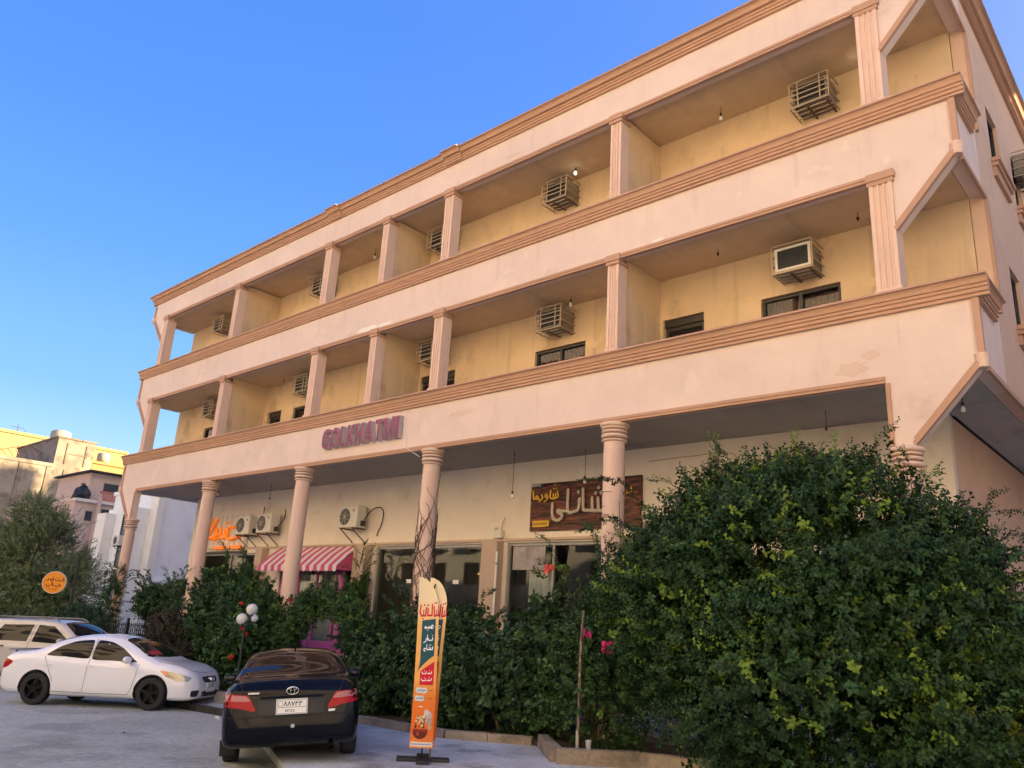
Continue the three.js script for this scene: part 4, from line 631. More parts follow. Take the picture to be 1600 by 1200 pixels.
function plant(name, label, category, group, o) {
  const t = thing(name, label, category, [o.base[0], 0, o.base[1]], 0, group), y0 = o.base[2] ?? gh(o.base[0]) + .2, lobes = o.lobes.map(([x, y, z, ...r]) => [x - o.base[0], y, z - o.base[1], ...r]);
  const A = lobes.map((l) => l[3] * l[4] + l[4] * l[5] + l[3] * l[5]), sum = A.reduce((a, b) => a + b), kinds = SPRIG[o.leaf], lists = kinds.map(() => []), up = V(0, 1, 0), q = new THREE.Quaternion(), m = new THREE.Matrix4();
  // stems
  const tops = lobes.slice(0, o.stems ?? 5);
  for (const [i, l] of tops.entries()) { const a = V(rr(-.15, .15), y0 - .25, rr(-.12, .12)), b = V(l[0] + rr(-.2, .2) * l[3], l[1] + l[4] * .35, l[2]), c = a.clone().lerp(b, .5).add(V(rr(-.15, .15), rr(0, .2), rr(-.15, .15))); mesh(o.trunk ? 'trunk' : 'stem', taper([a, a.clone().lerp(c, .5).add(V(0, .1, 0)), c, b], (o.thick ?? .035) * rr(.8, 1.2), .008), M.bark, t);
    for (let k = 0; k < (o.twigs ?? 5); k++) { const d = V(rr(-1, 1), rr(-.2, 1), rr(-1, 1)).normalize(), s = c.clone().lerp(b, rr(0, .9)), e = V(l[0] + d.x * l[3] * .95, Math.max(y0 + .1, l[1] + d.y * l[4] * .95), l[2] + d.z * l[5] * .95); mesh('branch', taper([s, s.clone().lerp(e, .5).add(V(0, .08, 0)), e], .012, .003, 8, 5), M.bark, t); } }
  let guard = 0, made = 0;
  while (made < o.n && guard++ < o.n * 12) {
    let r = rnd() * sum, k = 0; while (r > A[k]) r -= A[k++]; const l = lobes[k];
    const d = V(rr(-1, 1), rr(-1, 1), rr(-1, 1)); if (d.lengthSq() > 1 || d.lengthSq() < .01) continue; d.normalize();
    const far = rnd() < (o.shoots ?? .06), rad = far ? rr(1, 1.2) : Math.pow(rnd(), .38), wob = 1 + (n3((l[0] + d.x * 2) * 1.6, (l[1] + d.y * 2) * 1.6, (l[2] + d.z * 2) * 1.6, 7) - .5) * .55;
    const p = V(l[0] + d.x * l[3] * rad * wob, l[1] + d.y * l[4] * rad * wob, l[2] + d.z * l[5] * rad * wob); if (p.y < y0 + .02) continue;
    if (n3(p.x * 2.3 + 50, p.y * 2.3, p.z * 2.3, 23) < (o.gap ?? .36)) continue; if (o.keep && !o.keep(p.x + o.base[0], p.y, p.z + o.base[1])) continue;
    const out = d.clone().add(V(rr(-.7, .7), rr(-.35, .8), rr(-.7, .7))).normalize(); q.setFromUnitVectors(up, out); const s = rr(.75, 1.25) * (o.size ?? 1);
    m.compose(p, q.clone().multiply(new THREE.Quaternion().setFromAxisAngle(up, rnd() * 6.28)), V(s, s, s)); const cn = n3(p.x * 1.3, p.y * 1.3, p.z * 1.3, 61), c = o.colors[rnd() < (cn > .5 ? .16 : .045) ? 2 : rnd() < .5 ? 0 : 1].clone().multiplyScalar(rr(.75, 1.3));
    lists[Math.floor(rnd() * kinds.length)].push([m.clone(), c]); made++;
  }
  const put = (p, out, s, c) => { q.setFromUnitVectors(up, out); m.compose(p, q.clone().multiply(new THREE.Quaternion().setFromAxisAngle(up, rnd() * 6.28)), V(s, s, s)); lists[Math.floor(rnd() * kinds.length)].push([m.clone(), c]); };
  const runs = (o.reach ?? []).map(([a, b]) => [V(a[0] - o.base[0], a[1], a[2] - o.base[1]), V(b[0] - o.base[0], b[1], b[2] - o.base[1])]);
  for (let k = 0; k < (o.sprays ?? 16); k++) { const l = lobes[Math.floor(rnd() * lobes.length)], d = V(rr(-1, 1), rr(-.25, 1), rr(-1, 1)).normalize(), a = V(l[0] + d.x * l[3] * .8, l[1] + d.y * l[4] * .8, l[2] + d.z * l[5] * .8), b = a.clone().addScaledVector(d.add(V(0, .35, 0)).normalize(), rr(.35, .8) * (o.spray ?? 1)); if (a.y > y0 + .15 && !(o.keep && !o.keep(b.x + o.base[0], b.y, b.z + o.base[1]))) runs.push([a, b]); }
  for (const [a, b] of runs) { const mid = a.clone().lerp(b, .55).add(V(0, .16 * a.distanceTo(b), 0)), cv = new THREE.CatmullRomCurve3([a, mid, b]), n = Math.max(4, Math.round(a.distanceTo(b) / .09)), c0 = o.colors[rnd() < .2 ? 2 : rnd() < .5 ? 0 : 1]; mesh('shoot', taper([a, mid, b], .007, .002, 10, 4), M.bark, t); for (let k = 0; k < n; k++) { const f = (k + .5) / n, p = cv.getPoint(f), tn = cv.getTangent(f); put(p, tn.add(V(rr(-.6, .6), rr(-.5, .4), rr(-.6, .6))).normalize(), rr(.6, 1) * (o.size ?? 1) * (1 - .3 * f), c0.clone().multiplyScalar(rr(.8, 1.3))); } }
  for (const [i, list] of lists.entries()) { const im = new THREE.InstancedMesh(kinds[i], o.dull ? leafDull : leafMat, list.length); im.name = 'foliage'; im.castShadow = im.receiveShadow = true; im.userData.kind = 'stuff'; list.forEach(([a, c], j) => { im.setMatrixAt(j, a); im.setColorAt(j, c); }); t.add(im); }
  return t;
}
function blossom(t, x, y, z, r, c, n = 14) { // a spray of papery bracts, part of its plant
  const P = [], g = []; for (let i = 0; i < n; i++) { const d = V(rr(-1, 1), rr(-1, 1), rr(-1, 1)).normalize(), p = d.clone().multiplyScalar(r * rr(.3, 1)); for (let k = 0; k < 3; k++) { const q = new THREE.CircleGeometry(.03 * rr(.8, 1.2), 5); q.scale(1, 1.35, 1); q.rotateX(rr(-1, 1)); q.rotateY(k * 2.1 + rr(0, 1)); g.push(q.translate(p.x + rr(-.015, .015), p.y, p.z + rr(-.015, .015))); } }
  const m = mesh('blossom', merge(g), c, t); m.position.set(x - t.position.x, y, z - t.position.z);
}
const G = { deep: [col(.018, .045, .012), col(.028, .068, .018), col(.12, .19, .022)], mid: [col(.026, .066, .018), col(.045, .10, .028), col(.10, .17, .04)], olive: [col(.12, .165, .07), col(.165, .21, .095), col(.23, .27, .12)], cool: [col(.028, .062, .024), col(.042, .088, .034), col(.07, .125, .042)], red: [col(.05, .045, .03), col(.075, .06, .04), col(.06, .075, .035)] };
const bract = std(col(.62, .04, .22), .8), coral = std(col(.75, .13, .10), .8), hib = std(col(.62, .03, .03), .7);
const bed = 'shrubs in the planting bed';
const ficus = plant('ficus_tree', 'huge dark glossy ficus bush hiding the corner column and terrace', 'tree', null, { base: [-2.4, 1.3], leaf: 'ficus', n: 16000, colors: G.deep, stems: 7, thick: .07, twigs: 6, shoots: .06, gap: .30, sprays: 110, spray: .9, reach: [[[-4.3, 3.6, 1.2], [-6.25, 4.62, .8]], [[-4.3, 3.2, 1.2], [-6.4, 3.75, .6]], [[-.6, 3.3, 1.0], [.35, 3.75, .9]], [[-.5, 2.5, 1.2], [.5, 2.95, 1.1]], [[-3.0, 4.2, 1.2], [-3.3, 4.75, 1.3]]],
  lobes: [[-2.7, 3.1, 1.4, 1.4, 1.3, 1.2], [-1.6, 3.0, 1.4, 1.25, 1.25, 1.15], [-1.0, 2.7, 1.2, 1.05, 1.3, 1.05], [-3.6, 2.6, 1.5, 1.15, 1.25, 1.1], [-2.2, 1.7, 1.9, 1.7, 1.4, 1.1], [-.7, 1.6, 1.3, .95, 1.05, 1.0], [-3.6, 2.0, 1.5, .95, .75, .9], [-.75, 3.55, .9, .6, .45, .6], [-2.3, 4.0, 1.2, .8, .5, .7], [-3.4, 3.95, 1.2, .5, .4, .5], [-4.2, 3.1, 1.2, .6, .55, .6], [-1.5, 4.0, 1.3, .45, .4, .45], [-.35, 3.0, 1.1, .5, .5, .5], [-.1, 2.2, 1.2, .5, .5, .5]] });
plant('bougainvillea', 'bougainvillea with two magenta sprays beside the thin pole and ficus', 'shrub', bed, { base: [-5.6, 1.2], leaf: 'small', n: 1612, gap: .43, sprays: 34, size: 1.1, colors: G.mid, lobes: [[-5.5, 1.2, 1.2, .95, 1.0, .6], [-6.1, 1.9, .7, .8, .8, .55], [-5.1, 2.4, .9, .75, .75, .55], [-6.6, 2.9, .3, .75, .35, .4], [-5.7, 3.1, .5, .6, .4, .45]] });
const bou = scene.children[scene.children.length - 1]; blossom(bou, -5.33, 2.02, 1.75, .09, bract); blossom(bou, -4.95, 1.86, 1.75, .10, bract); blossom(bou, -7.2, 3.1, .45, .11, coral);
plant('bougainvillea', 'dark shrub spilling over the edging between the feather flag and the bougainvillea', 'shrub', bed, { base: [-7.6, .9], leaf: 'broad', n: 1860, gap: .43, sprays: 34, size: 1.1, colors: G.cool, lobes: [[-7.5, 1.0, .8, 1.0, .95, .6], [-8.3, 1.2, .5, .8, .7, .5], [-6.8, 1.4, .5, .75, .7, .45], [-8.9, .9, .8, .75, .75, .5], [-7.6, 2.0, .1, .45, .4, .35]] });
plant('hibiscus_shrub', 'leafy shrub behind the feather flag below the paired shop panes', 'shrub', bed, { base: [-10.4, .5], leaf: 'broad', n: 2108, gap: .43, sprays: 34, size: 1.1, colors: G.cool, lobes: [[-10.2, 1.05, .5, 1.0, .95, .55], [-9.6, 1.8, .1, .55, .5, .4], [-11.3, 1.0, .7, .8, .9, .55], [-10.9, 1.9, .2, .55, .5, .4], [-9.3, .9, .9, .8, .8, .5]] });
plant('climbing_vine', 'leafy vine climbing the pier left of the paired shop panes', 'vine', bed, { base: [-15.9, -1.95, .42], leaf: 'small', n: 500, colors: G.mid, stems: 3, lobes: [[-15.9, 2.0, -1.95, .25, .8, .2], [-15.95, 3.0, -1.95, .2, .6, .18]] });
{ // arch over the path to the shop
  const L = []; for (let i = 0; i <= 12; i++) { const a = Math.PI * i / 12; L.push([-13.85 - Math.cos(a) * 1.6, .75 + Math.sin(a) * 1.62, .4, .24, .24, .24]); } for (const x of [-15.45, -12.25]) { L.push([x, .6, .4, .32, .5, .32]); }
  const t = plant('leafy_arch', 'clipped arch of climbing leaves over the path to the pink shop front', 'vine', bed, { base: [-15.45, .4], leaf: 'small', n: 2300, colors: G.mid, stems: 3, gap: .22, shoots: .16, lobes: L });
  const pts = []; for (let i = 0; i <= 20; i++) { const a = Math.PI * i / 20; pts.push(V(-13.85 + 15.45 - Math.cos(a) * 1.58, .75 + Math.sin(a) * 1.6, 0)); } mesh('hoop', tube([V(.02, -.1, 0), ...pts, V(3.18, 0, 0)], .018, 60, 6), M.iron, t);
}
const hib1 = plant('hibiscus_shrub', 'tall hibiscus with red flowers beside the twin globe lamp', 'shrub', bed, { base: [-16.9, .6], leaf: 'broad', n: 2500, gap: .42, sprays: 34, size: 1.1, colors: G.mid, lobes: [[-16.7, 1.1, .7, .95, 1.0, .55], [-17.6, 1.5, .4, .95, 1.0, .5], [-16.1, .8, .9, .6, .8, .45], [-18.2, 2.1, .1, .6, .6, .4], [-16.8, 1.9, .3, .6, .55, .4]] });
for (const [x, y, z] of [[-15.9, 1.62, 1.35], [-15.75, 1.48, 1.3], [-16.1, .95, 1.4], [-16.7, 2.2, 1.0], [-15.3, 2.35, .5]]) blossom(hib1, x, y, z, .05, hib, 5);
plant('broad_leaf_shrub', 'bright green shrub with long arching shoots before the orange lettering', 'shrub', bed, { base: [-19.6, .3], leaf: 'broad', n: 1500, gap: .42, sprays: 30, size: 1.1, colors: G.mid, shoots: .14, lobes: [[-19.4, 1.4, .3, .9, 1.2, .5], [-20.2, 1.8, 0, .8, .9, .45], [-18.8, 2.4, -.1, .7, .6, .4], [-19.6, 2.7, -.2, .6, .6, .35]] });
plant('bronze_shrub', 'bronze leaved shrub against the iron fence', 'shrub', bed, { base: [-20.6, 1.0], leaf: 'small', n: 1500, colors: G.red, dull: true, lobes: [[-20.5, 1.0, 1.0, .75, .8, .45], [-19.8, .6, 1.1, .6, .6, .4]] });
plant('potted_tree', 'small round headed tree behind the iron fence', 'tree', bed, { base: [-23.6, .2], leaf: 'broad', n: 420, colors: G.cool, stems: 1, lobes: [[-23.4, 2.05, .2, .42, .36, .35]], trunk: true });
plant('hedge_shrub', 'dark green shrub at the open end of the fence beyond the silver car', 'shrub', bed, { base: [-25.9, .7], leaf: 'small', n: 2200, colors: G.cool, lobes: [[-25.9, .9, .8, .9, .9, .5], [-27.0, .9, .9, .9, .9, .6], [-24.7, .4, .8, .7, .6, .4]] });
plant('climbing_vine', 'thin ivy clinging to the column at the open end of the arcade', 'vine', bed, { base: [-26.7, .1], leaf: 'small', n: 260, colors: G.mid, stems: 2, lobes: [[-26.8, 1.9, .1, .26, .9, .22], [-26.7, 2.9, .1, .2, .5, .2]] });
plant('climbing_vine', 'leafy vine up the column beside the orange lettering', 'vine', bed, { base: [-21.6, .1], leaf: 'small', n: 460, colors: G.mid, stems: 2, shoots: .2, lobes: [[-21.9, 1.6, .1, .3, .9, .25], [-22.2, 2.4, .1, .4, .4, .25]] });
plant('yellow_leaf_plant', 'low plant with large yellow green leaves by the side step', 'shrub', bed, { base: [.15, .4], leaf: 'frond', n: 60, colors: [col(.10, .16, .02), col(.17, .22, .03), col(.2, .26, .03)], stems: 3, gap: .1, lobes: [[.25, 1.35, .4, .35, .4, .3], [.1, .9, .5, .3, .35, .3]] });
const treeGroup = 'street trees beyond the parked cars';
plant('street_tree', 'tall grey green feathery tree beyond the parked cars', 'tree', treeGroup, { base: [-33.5, .6, -.6], leaf: 'olive', n: 7500, sprays: 60, spray: 1.3, colors: G.olive, dull: true, stems: 6, trunk: true, thick: .11, size: 1.1, shoots: .10, gap: .34, lobes: [[-33.0, 3.0, .5, 1.9, 1.9, 1.5], [-33.6, 4.2, .7, 1.3, 1.2, 1.1], [-32.2, 2.2, -.3, 1.6, 1.5, 1.2], [-34.5, 2.4, 1.6, 1.7, 1.8, 1.3], [-33.3, 1.2, .9, 2.0, 1.4, 1.4], [-33.9, 5.1, .8, .6, .7, .6]] });
plant('street_tree', 'grey green tree with a broad crown further up the street', 'tree', treeGroup, { base: [-39, 3.2, -.75], leaf: 'olive', n: 5000, sprays: 40, spray: 1.4, colors: G.olive, dull: true, stems: 5, trunk: true, thick: .12, size: 1.25, gap: .34, lobes: [[-38.8, 3.2, 3.0, 2.3, 2.0, 1.9], [-39.4, 4.4, 2.6, 1.6, 1.3, 1.3], [-38.4, 1.8, 2.6, 2.3, 1.6, 1.8], [-38, 3.4, 1.6, 1.4, 1.4, 1.2]] });

// ------------------------------------------------------------------ street furniture
{ // feather flag: two printed cloths back to back on rods
  const t = thing('feather_flag', 'orange feather flag with Persian menu print on a black cross base', 'flag', [-6.55, gh(-6.55) + .11, 3.78], .83);
  const cv = document.createElement('canvas'); cv.width = 256; cv.height = 1400; const g = cv.getContext('2d');
  const gr = g.createLinearGradient(0, 0, 0, 1400); gr.addColorStop(0, '#fbe6b4'); gr.addColorStop(.14, '#fae3b5'); gr.addColorStop(.3, '#f8c070'); gr.addColorStop(.62, '#f5b257'); gr.addColorStop(.72, '#f08228'); gr.addColorStop(.9, '#ee6f1f'); gr.addColorStop(1, '#f09a50'); g.fillStyle = gr; g.fillRect(0, 0, 256, 1400);
  g.lineCap = g.lineJoin = 'round'; const line = (pts, c, w) => { g.strokeStyle = c; g.lineWidth = w; g.beginPath(); pts.forEach(([x, y], i) => (i ? g.lineTo(x, y) : g.moveTo(x, y))); g.stroke(); }, dot = (x, y, r, c) => { g.fillStyle = c; g.beginPath(); g.arc(x, y, r, 0, 7); g.fill(); };
  const red = '#d5163c'; line([[232, 235], [232, 320], [186, 330], [182, 250]], red, 15); line([[208, 325], [208, 280]], red, 11); line([[160, 232], [160, 325], [112, 328], [112, 270]], red, 15); line([[92, 260], [88, 330], [40, 335], [20, 300], [30, 245]], red, 15); line([[64, 330], [64, 285]], red, 11); dot(210, 215, 9, red); dot(190, 222, 8, red); dot(112, 240, 9, red); dot(70, 240, 8, red); dot(60, 358, 8, red);
  g.fillStyle = '#23545a'; g.beginPath(); g.moveTo(52, 372); g.lineTo(206, 352); g.lineTo(206, 660); g.quadraticCurveTo(120, 700, 20, 800); g.quadraticCurveTo(48, 760, 52, 700); g.fill();
  const w = '#fff'; // breakfast, lunch, dinner as brush strokes
  line([[184, 418], [168, 406], [150, 424], [176, 432], [120, 432]], w, 10); line([[132, 430], [132, 416]], w, 8); line([[112, 432], [96, 420], [84, 432], [100, 438]], w, 9); dot(120, 450, 5, w);
  line([[180, 512], [176, 532], [140, 536], [128, 518]], w, 10); line([[120, 492], [120, 536]], w, 9); line([[108, 520], [102, 546], [80, 556]], w, 9); dot(176, 494, 5, w);
  line([[186, 588], [182, 610], [120, 612]], w, 10); line([[164, 608], [164, 594]], w, 8); line([[146, 608], [146, 594]], w, 8); line([[118, 572], [118, 612]], w, 9); line([[106, 606], [90, 602], [86, 620], [102, 626]], w, 9); dot(160, 572, 5, w); dot(148, 578, 5, w);
  g.fillStyle = '#d8152c'; g.beginPath(); g.moveTo(60, 790); g.lineTo(214, 706); g.lineTo(214, 900); g.lineTo(60, 900); g.fill(); for (const y of [806, 862]) { line([[190, y - 16], [184, y], [140, y + 2]], w, 8); line([[160, y], [160, y - 12]], w, 6); line([[128, y - 12], [120, y + 4], [88, y + 4], [78, y - 10]], w, 8); dot(110, y - 20, 4, w); dot(166, y - 26, 4, w); }
  for (const [x, y, ww] of [[28, 922, 120], [20, 986, 100]]) { g.fillStyle = '#d9dde0'; g.beginPath(); g.roundRect(x, y, ww, 44, 12); g.fill(); line([[x + ww - 16, y + 20], [x + ww * .6, y + 26], [x + ww * .5, y + 16]], '#4a5a70', 6); line([[x + ww * .4, y + 18], [x + 18, y + 26]], '#4a5a70', 6); line([[176, y + 20], [214, y + 22]], '#7a4a1a', 5); }
  line([[70, 1072], [110, 1074]], '#fff', 7);
  dot(178, 1150, 46, '#c9b8ae'); dot(160, 1120, 26, '#ded2c8'); dot(196, 1190, 30, '#b8a296'); dot(206, 1235, 22, '#c7a98a'); for (let i = 0; i < 46; i++) dot(rr(50, 150), rr(1150, 1235), rr(7, 15), ['#e2c08a', '#8a3a1c', '#c7703a', '#f0dcb4', '#5c1f10'][i % 5]); g.fillStyle = '#6d2416'; g.beginPath(); g.ellipse(104, 1268, 82, 62, 0, 0, Math.PI); g.fill(); g.fillStyle = '#8c3420'; g.fillRect(22, 1250, 164, 22); dot(80, 1290, 14, '#a85438');
  g.fillStyle = '#f1e2d6'; g.fillRect(10, 1352, 236, 36); for (let i = 0; i < 12; i++) line([[24 + i * 18, 1366 + (i % 2) * 5], [34 + i * 18, 1372]], '#3a5fb0', 6);
  const tx = new THREE.CanvasTexture(cv); tx.colorSpace = THREE.SRGBColorSpace; const cloth = std(col(.92, .92, .92), .75, { map: tx });
  const H = 2.28, W = .32;
  function panel(curl, lean) { // quill shape: straight rod edge on the left, curved top right
    const NX = 10, NY = 60, P = [], U = [], I = []; for (let j = 0; j <= NY; j++) { const v = j / NY, wid = (v < .80 ? lerp(1, .93, v / .8) : .93 * Math.sqrt(Math.max(0, 1 - Math.pow((v - .80) / .2, 2)) * .94 + .02)); for (let i = 0; i <= NX; i++) { const u = i / NX, x = u * wid * W; P.push(x + lean * v * v, v * H, Math.sin(u * 2.6 + v * 3) * .018 * curl + .03 * Math.sin(v * 5) * curl); U.push(u * wid, v); } }
    const K = NX + 1; for (let j = 0; j < NY; j++) for (let i = 0; i < NX; i++) { const a = j * K + i; I.push(a, a + 1, a + K, a + 1, a + K + 1, a + K); } const q = new THREE.BufferGeometry(); q.setAttribute('position', new THREE.Float32BufferAttribute(P, 3)); q.setAttribute('uv', new THREE.Float32BufferAttribute(U, 2)); q.setIndex(I); q.computeVertexNormals(); return q;
  }
  const a = mesh('cloth', panel(1, -.06), cloth, t); a.position.set(-.20, .17, .04);
  const b = mesh('cloth', panel(-1, .07), cloth, t); b.position.set(-.165, .17, -.10);
  mesh('rod', tube([V(-.02, .04, -.03), V(-.04, 1.2, -.035), V(-.06, 2.1, -.035), V(-.02, 2.36, -.035)], .012, 30, 6), M.iron, t); mesh('rod', tube([V(.09, -.0, -.02), V(.09, .3, -.03), V(.06, 1.2, -.03), V(.04, 2.0, -.04)], .012, 30, 6), M.rust, t);
  mesh('base_plate', rbox(-.36, .36, .0, .045, -.10, .10, .012), M.black, t); mesh('base_plate', rbox(-.09, .09, .002, .05, -.34, .34, .012), M.black, t);
}
{ // globe lamp
  const t = thing('globe_lamp', 'dark green lamp post carrying two white glass globes', 'street lamp', [-14.75, gh(-14.75) + .11, 1.95]);
  const green = std(col(.012, .022, .02), .45, { metalness: .3 });
  mesh('post', new THREE.LatheGeometry([[.07, 0], [.07, .12], [.045, .2], [.034, .3], [.03, 1.6], [.028, 1.78]].map(([a, b]) => new THREE.Vector2(a, b)), 20), green, t);
  for (const [x, y, z] of [[-.12, 1.83, .03], [.28, 2.05, .05]]) { const arm = mesh('arm', tube([V(0, 1.7, 0), V(x * .6, 1.72, z), V(x, y - .18, z), V(x, y - .11, z)], .014, 20, 6), green, t); mesh('globe', new THREE.SphereGeometry(.125, 28, 20).translate(x, y, z), new THREE.MeshPhysicalMaterial({ color: col(.80, .80, .80), roughness: .18, transmission: .25, thickness: 0 }), t); mesh('globe_collar', cyl(.05, .045, .04, x, y - .145, z, 16), green, arm); }
  const extra = mesh('globe', new THREE.SphereGeometry(.085, 20, 14).translate(.02, 1.86, -.2), new THREE.MeshPhysicalMaterial({ color: col(.74, .74, .76), roughness: .2 }), t); mesh('arm', tube([V(0, 1.7, 0), V(.02, 1.7, -.12), V(.02, 1.78, -.2)], .012, 12, 5), green, t);
}
{ // round hanging sign
  const t = thing('round_hanging_sign', 'round orange shop sign hanging from a dark iron post', 'sign', [-27.95, gh(-27.95), .95], 1.05);
  const cv = document.createElement('canvas'); cv.width = cv.height = 256; const g = cv.getContext('2d'); g.fillStyle = '#ff9d0a'; g.fillRect(0, 0, 256, 256); g.lineCap = g.lineJoin = 'round'; const ln = (p, w) => { g.strokeStyle = '#8e2a08'; g.lineWidth = w; g.beginPath(); p.forEach(([x, y], i) => (i ? g.lineTo(x, y) : g.moveTo(x, y))); g.stroke(); }, dt = (x, y) => { g.fillStyle = '#8e2a08'; g.beginPath(); g.arc(x, y, 5, 0, 7); g.fill(); };
  ln([[232, 84], [224, 74], [216, 86], [232, 94], [228, 106], [140, 106], [136, 92]], 10); ln([[196, 104], [196, 94]], 8); ln([[178, 104], [178, 94]], 8); dt(226, 58); dt(150, 78); dt(160, 74); ln([[118, 88], [108, 78], [102, 92], [118, 96], [112, 108], [98, 106], [92, 92], [82, 90], [80, 104], [94, 106], [90, 120]], 9); ln([[62, 84], [60, 106], [36, 108]], 10); dt(108, 62);
  ln([[204, 160], [196, 148], [188, 160], [200, 168], [120, 168], [112, 130]], 10); ln([[112, 168], [98, 132]], 9); ln([[86, 158], [80, 178], [52, 178], [46, 160]], 10); dt(66, 150); dt(170, 186); dt(158, 186); g.fillStyle = '#d9580a'; g.fillRect(74, 206, 108, 6);
  const tx = new THREE.CanvasTexture(cv); tx.colorSpace = THREE.SRGBColorSpace;
  const face = new THREE.CircleGeometry(.355, 48); const disc = mesh('disc', new THREE.CylinderGeometry(.37, .37, .12, 48).rotateX(Math.PI / 2).translate(-.62, 2.98, 0), M.white, t); for (const s of [1, -1]) mesh('printed_face', face.clone().rotateY(s > 0 ? 0 : Math.PI).translate(-.62, 2.98, s * .063), std(col(1, 1, 1), .5, { map: tx }), disc);
  mesh('post', cyl(.045, .04, 3.78, 0, 0, 0, 14), M.iron, t); mesh('arm', bar(V(.0, 3.72, 0), V(-1.05, 3.72, 0), .05), M.iron, t); mesh('hanger', merge([bar(V(-.5, 3.3, 0), V(-.5, 3.70, 0), .02), bar(V(-.74, 3.3, 0), V(-.74, 3.70, 0), .02)]), M.iron, t);
}
{ // iron fence
  const t = thing('iron_fence', 'black iron fence of thin bars beside the planting bed', 'fence', [-25.2, 0, .85]);
  const y = (x) => gh(-25.2 + x) + .15; for (const h of [.25, 1.25, 1.55]) mesh('rail', bar(V(0, y(0) + h, 0), V(5.6, y(5.6) + h, 0), .035), M.iron, t);
  for (let x = 0; x <= 5.6; x += .14) mesh('bar', bar(V(x, y(x) + .05, 0), V(x, y(x) + 1.62, 0), .02), M.iron, t); for (const x of [0, 1.9, 3.8, 5.6]) mesh('post', bar(V(x, y(x) - .2, .03), V(x, y(x) + 1.75, .03), .06), M.iron, t);
  for (let x = .07; x < 5.6; x += .28) mesh('scroll', new THREE.TorusGeometry(.10, .010, 6, 18).translate(x, y(x) + 1.4, 0), M.iron, t);
}
{ const p = thing('plant_pole', 'thin peeling white pole standing in the edging by the ficus', 'pole', [-5.33, gh(-5.33) + .2, 1.9]); mesh('shaft', tube([V(0, -.1, 0), V(.01, .7, 0), V(.02, 1.4, .01), V(.05, 2.0, 0)], .022, 20, 8), std(col(.62, .58, .55), .9, { map: barkTex }), p); mesh('painted_foot', cyl(.027, .025, .32, 0, 0, 0, 12), std(col(.62, .58, .54), .9, { map: concreteTex }), p); }
{ const p = thing('drain_pipe', 'narrow white pipe up the dark pier of the shop front', 'pipe', [-10.93, .42, -2.15]); mesh('pipe', tube([V(0, 0, 0), V(0, 1.5, 0), V(0, 3.3, 0)], .028, 12, 10), M.white, p); for (const y of [.6, 1.8, 3.0]) mesh('clip', cyl(.036, .036, .04, 0, y, 0, 12), M.alu, p); }
{ // dry climber round the middle column
  const t = thing('dry_climber', 'bare brown stems wound round the column above the feather flag', 'vine', [-11.25, gh(-11.25), -.13]); const m = std(col(.10, .068, .05), .95);
  for (let i = 0; i < 90; i++) { const a0 = rr(0, 6.28), turns = rr(-.45, .45) * 6.28, y0 = rr(1.6, 4.1), h = rr(.3, 1.0), r = .215, pts = []; for (let k = 0; k <= 9; k++) { const a = a0 + turns * k / 9 + rr(-.1, .1); pts.push(V(Math.cos(a) * (r + rr(0, .02)), y0 + h * k / 9, Math.sin(a) * (r + rr(0, .02)))); } mesh('stem', tube(pts, rr(.005, .011), 26, 5), m, t); }
  for (let i = 0; i < 3; i++) { const a0 = rr(0, 6.28), pts = []; for (let k = 0; k <= 14; k++) { const a = a0 + k * .5 * (i % 2 ? 1 : -1); pts.push(V(Math.cos(a) * .217, .2 + 5.1 * k / 14, Math.sin(a) * .217)); } mesh('stem', tube(pts, .006, 60, 5), m, t); }
}
{ const t = thing('dry_climber', 'few bare stems tied round the column before the brown wooden sign', 'vine', [-6.2, gh(-6.2), -.13]); const m = std(col(.12, .085, .065), .95); for (let i = 0; i < 9; i++) { const a0 = rr(.3, 2.5), pts = [], y0 = rr(3.9, 4.6), h = rr(-.35, .35); for (let k = 0; k <= 8; k++) { const a = a0 + k * .3; pts.push(V(Math.cos(a) * .217, y0 + h * k / 8, Math.sin(a) * .217)); } mesh('stem', tube(pts, .005, 24, 5), m, t); } mesh('stem', tube([V(.2, 1.6, .1), V(.217, 3, .05), V(.2, 4.2, .1)], .006, 20, 5), m, t); }
{ const t = thing('plastic_cup', 'small clear plastic cup left on the planter edging', 'cup', [-5.0, gh(-5.0) + .315, 2.08]); mesh('cup_wall', new THREE.LatheGeometry([[.03, 0], [.032, .005], [.045, .11], [.047, .115]].map(([a, b]) => new THREE.Vector2(a, b)), 20), new THREE.MeshPhysicalMaterial({ color: col(.85, .85, .85), transmission: .7, roughness: .25, thickness: 0 }), t); mesh('cup_base', cyl(.03, .03, .004, 0, .001, 0, 18), M.white, t); }
for (const [x, z, s] of [[-13.6, 2.95, .9], [-13.4, 3.02, .6], [-8.6, 6.7, .4], [-12.2, 5.4, .35]]) { const g = new THREE.IcosahedronGeometry(.06 * s, 1), p = g.attributes.position; for (let i = 0; i < p.count; i++) p.setY(i, p.getY(i) * .4); const m = mesh('litter', g, s > .5 ? M.white : M.dark); m.position.set(x, gh(x) + .02 * s, z); m.rotation.y = rr(0, 3); tag(m, s > .5 ? 'crumpled white paper lying by the kerb' : 'small dark scrap lying on the asphalt', 'litter', s > .5 ? 'paper by the kerb' : 'scraps on the asphalt'); }
{ const b = mesh('marker_block', rbox(-.4, .4, -.12, .22, -.09, .09, .02), std(col(.58, .54, .48), .9, { map: concreteTex })); b.position.set(-15.25, gh(-15.25) + .12, 1.75); b.rotation.y = .35; tag(b, 'pale concrete block on the pavement before the white sedan', 'block'); }

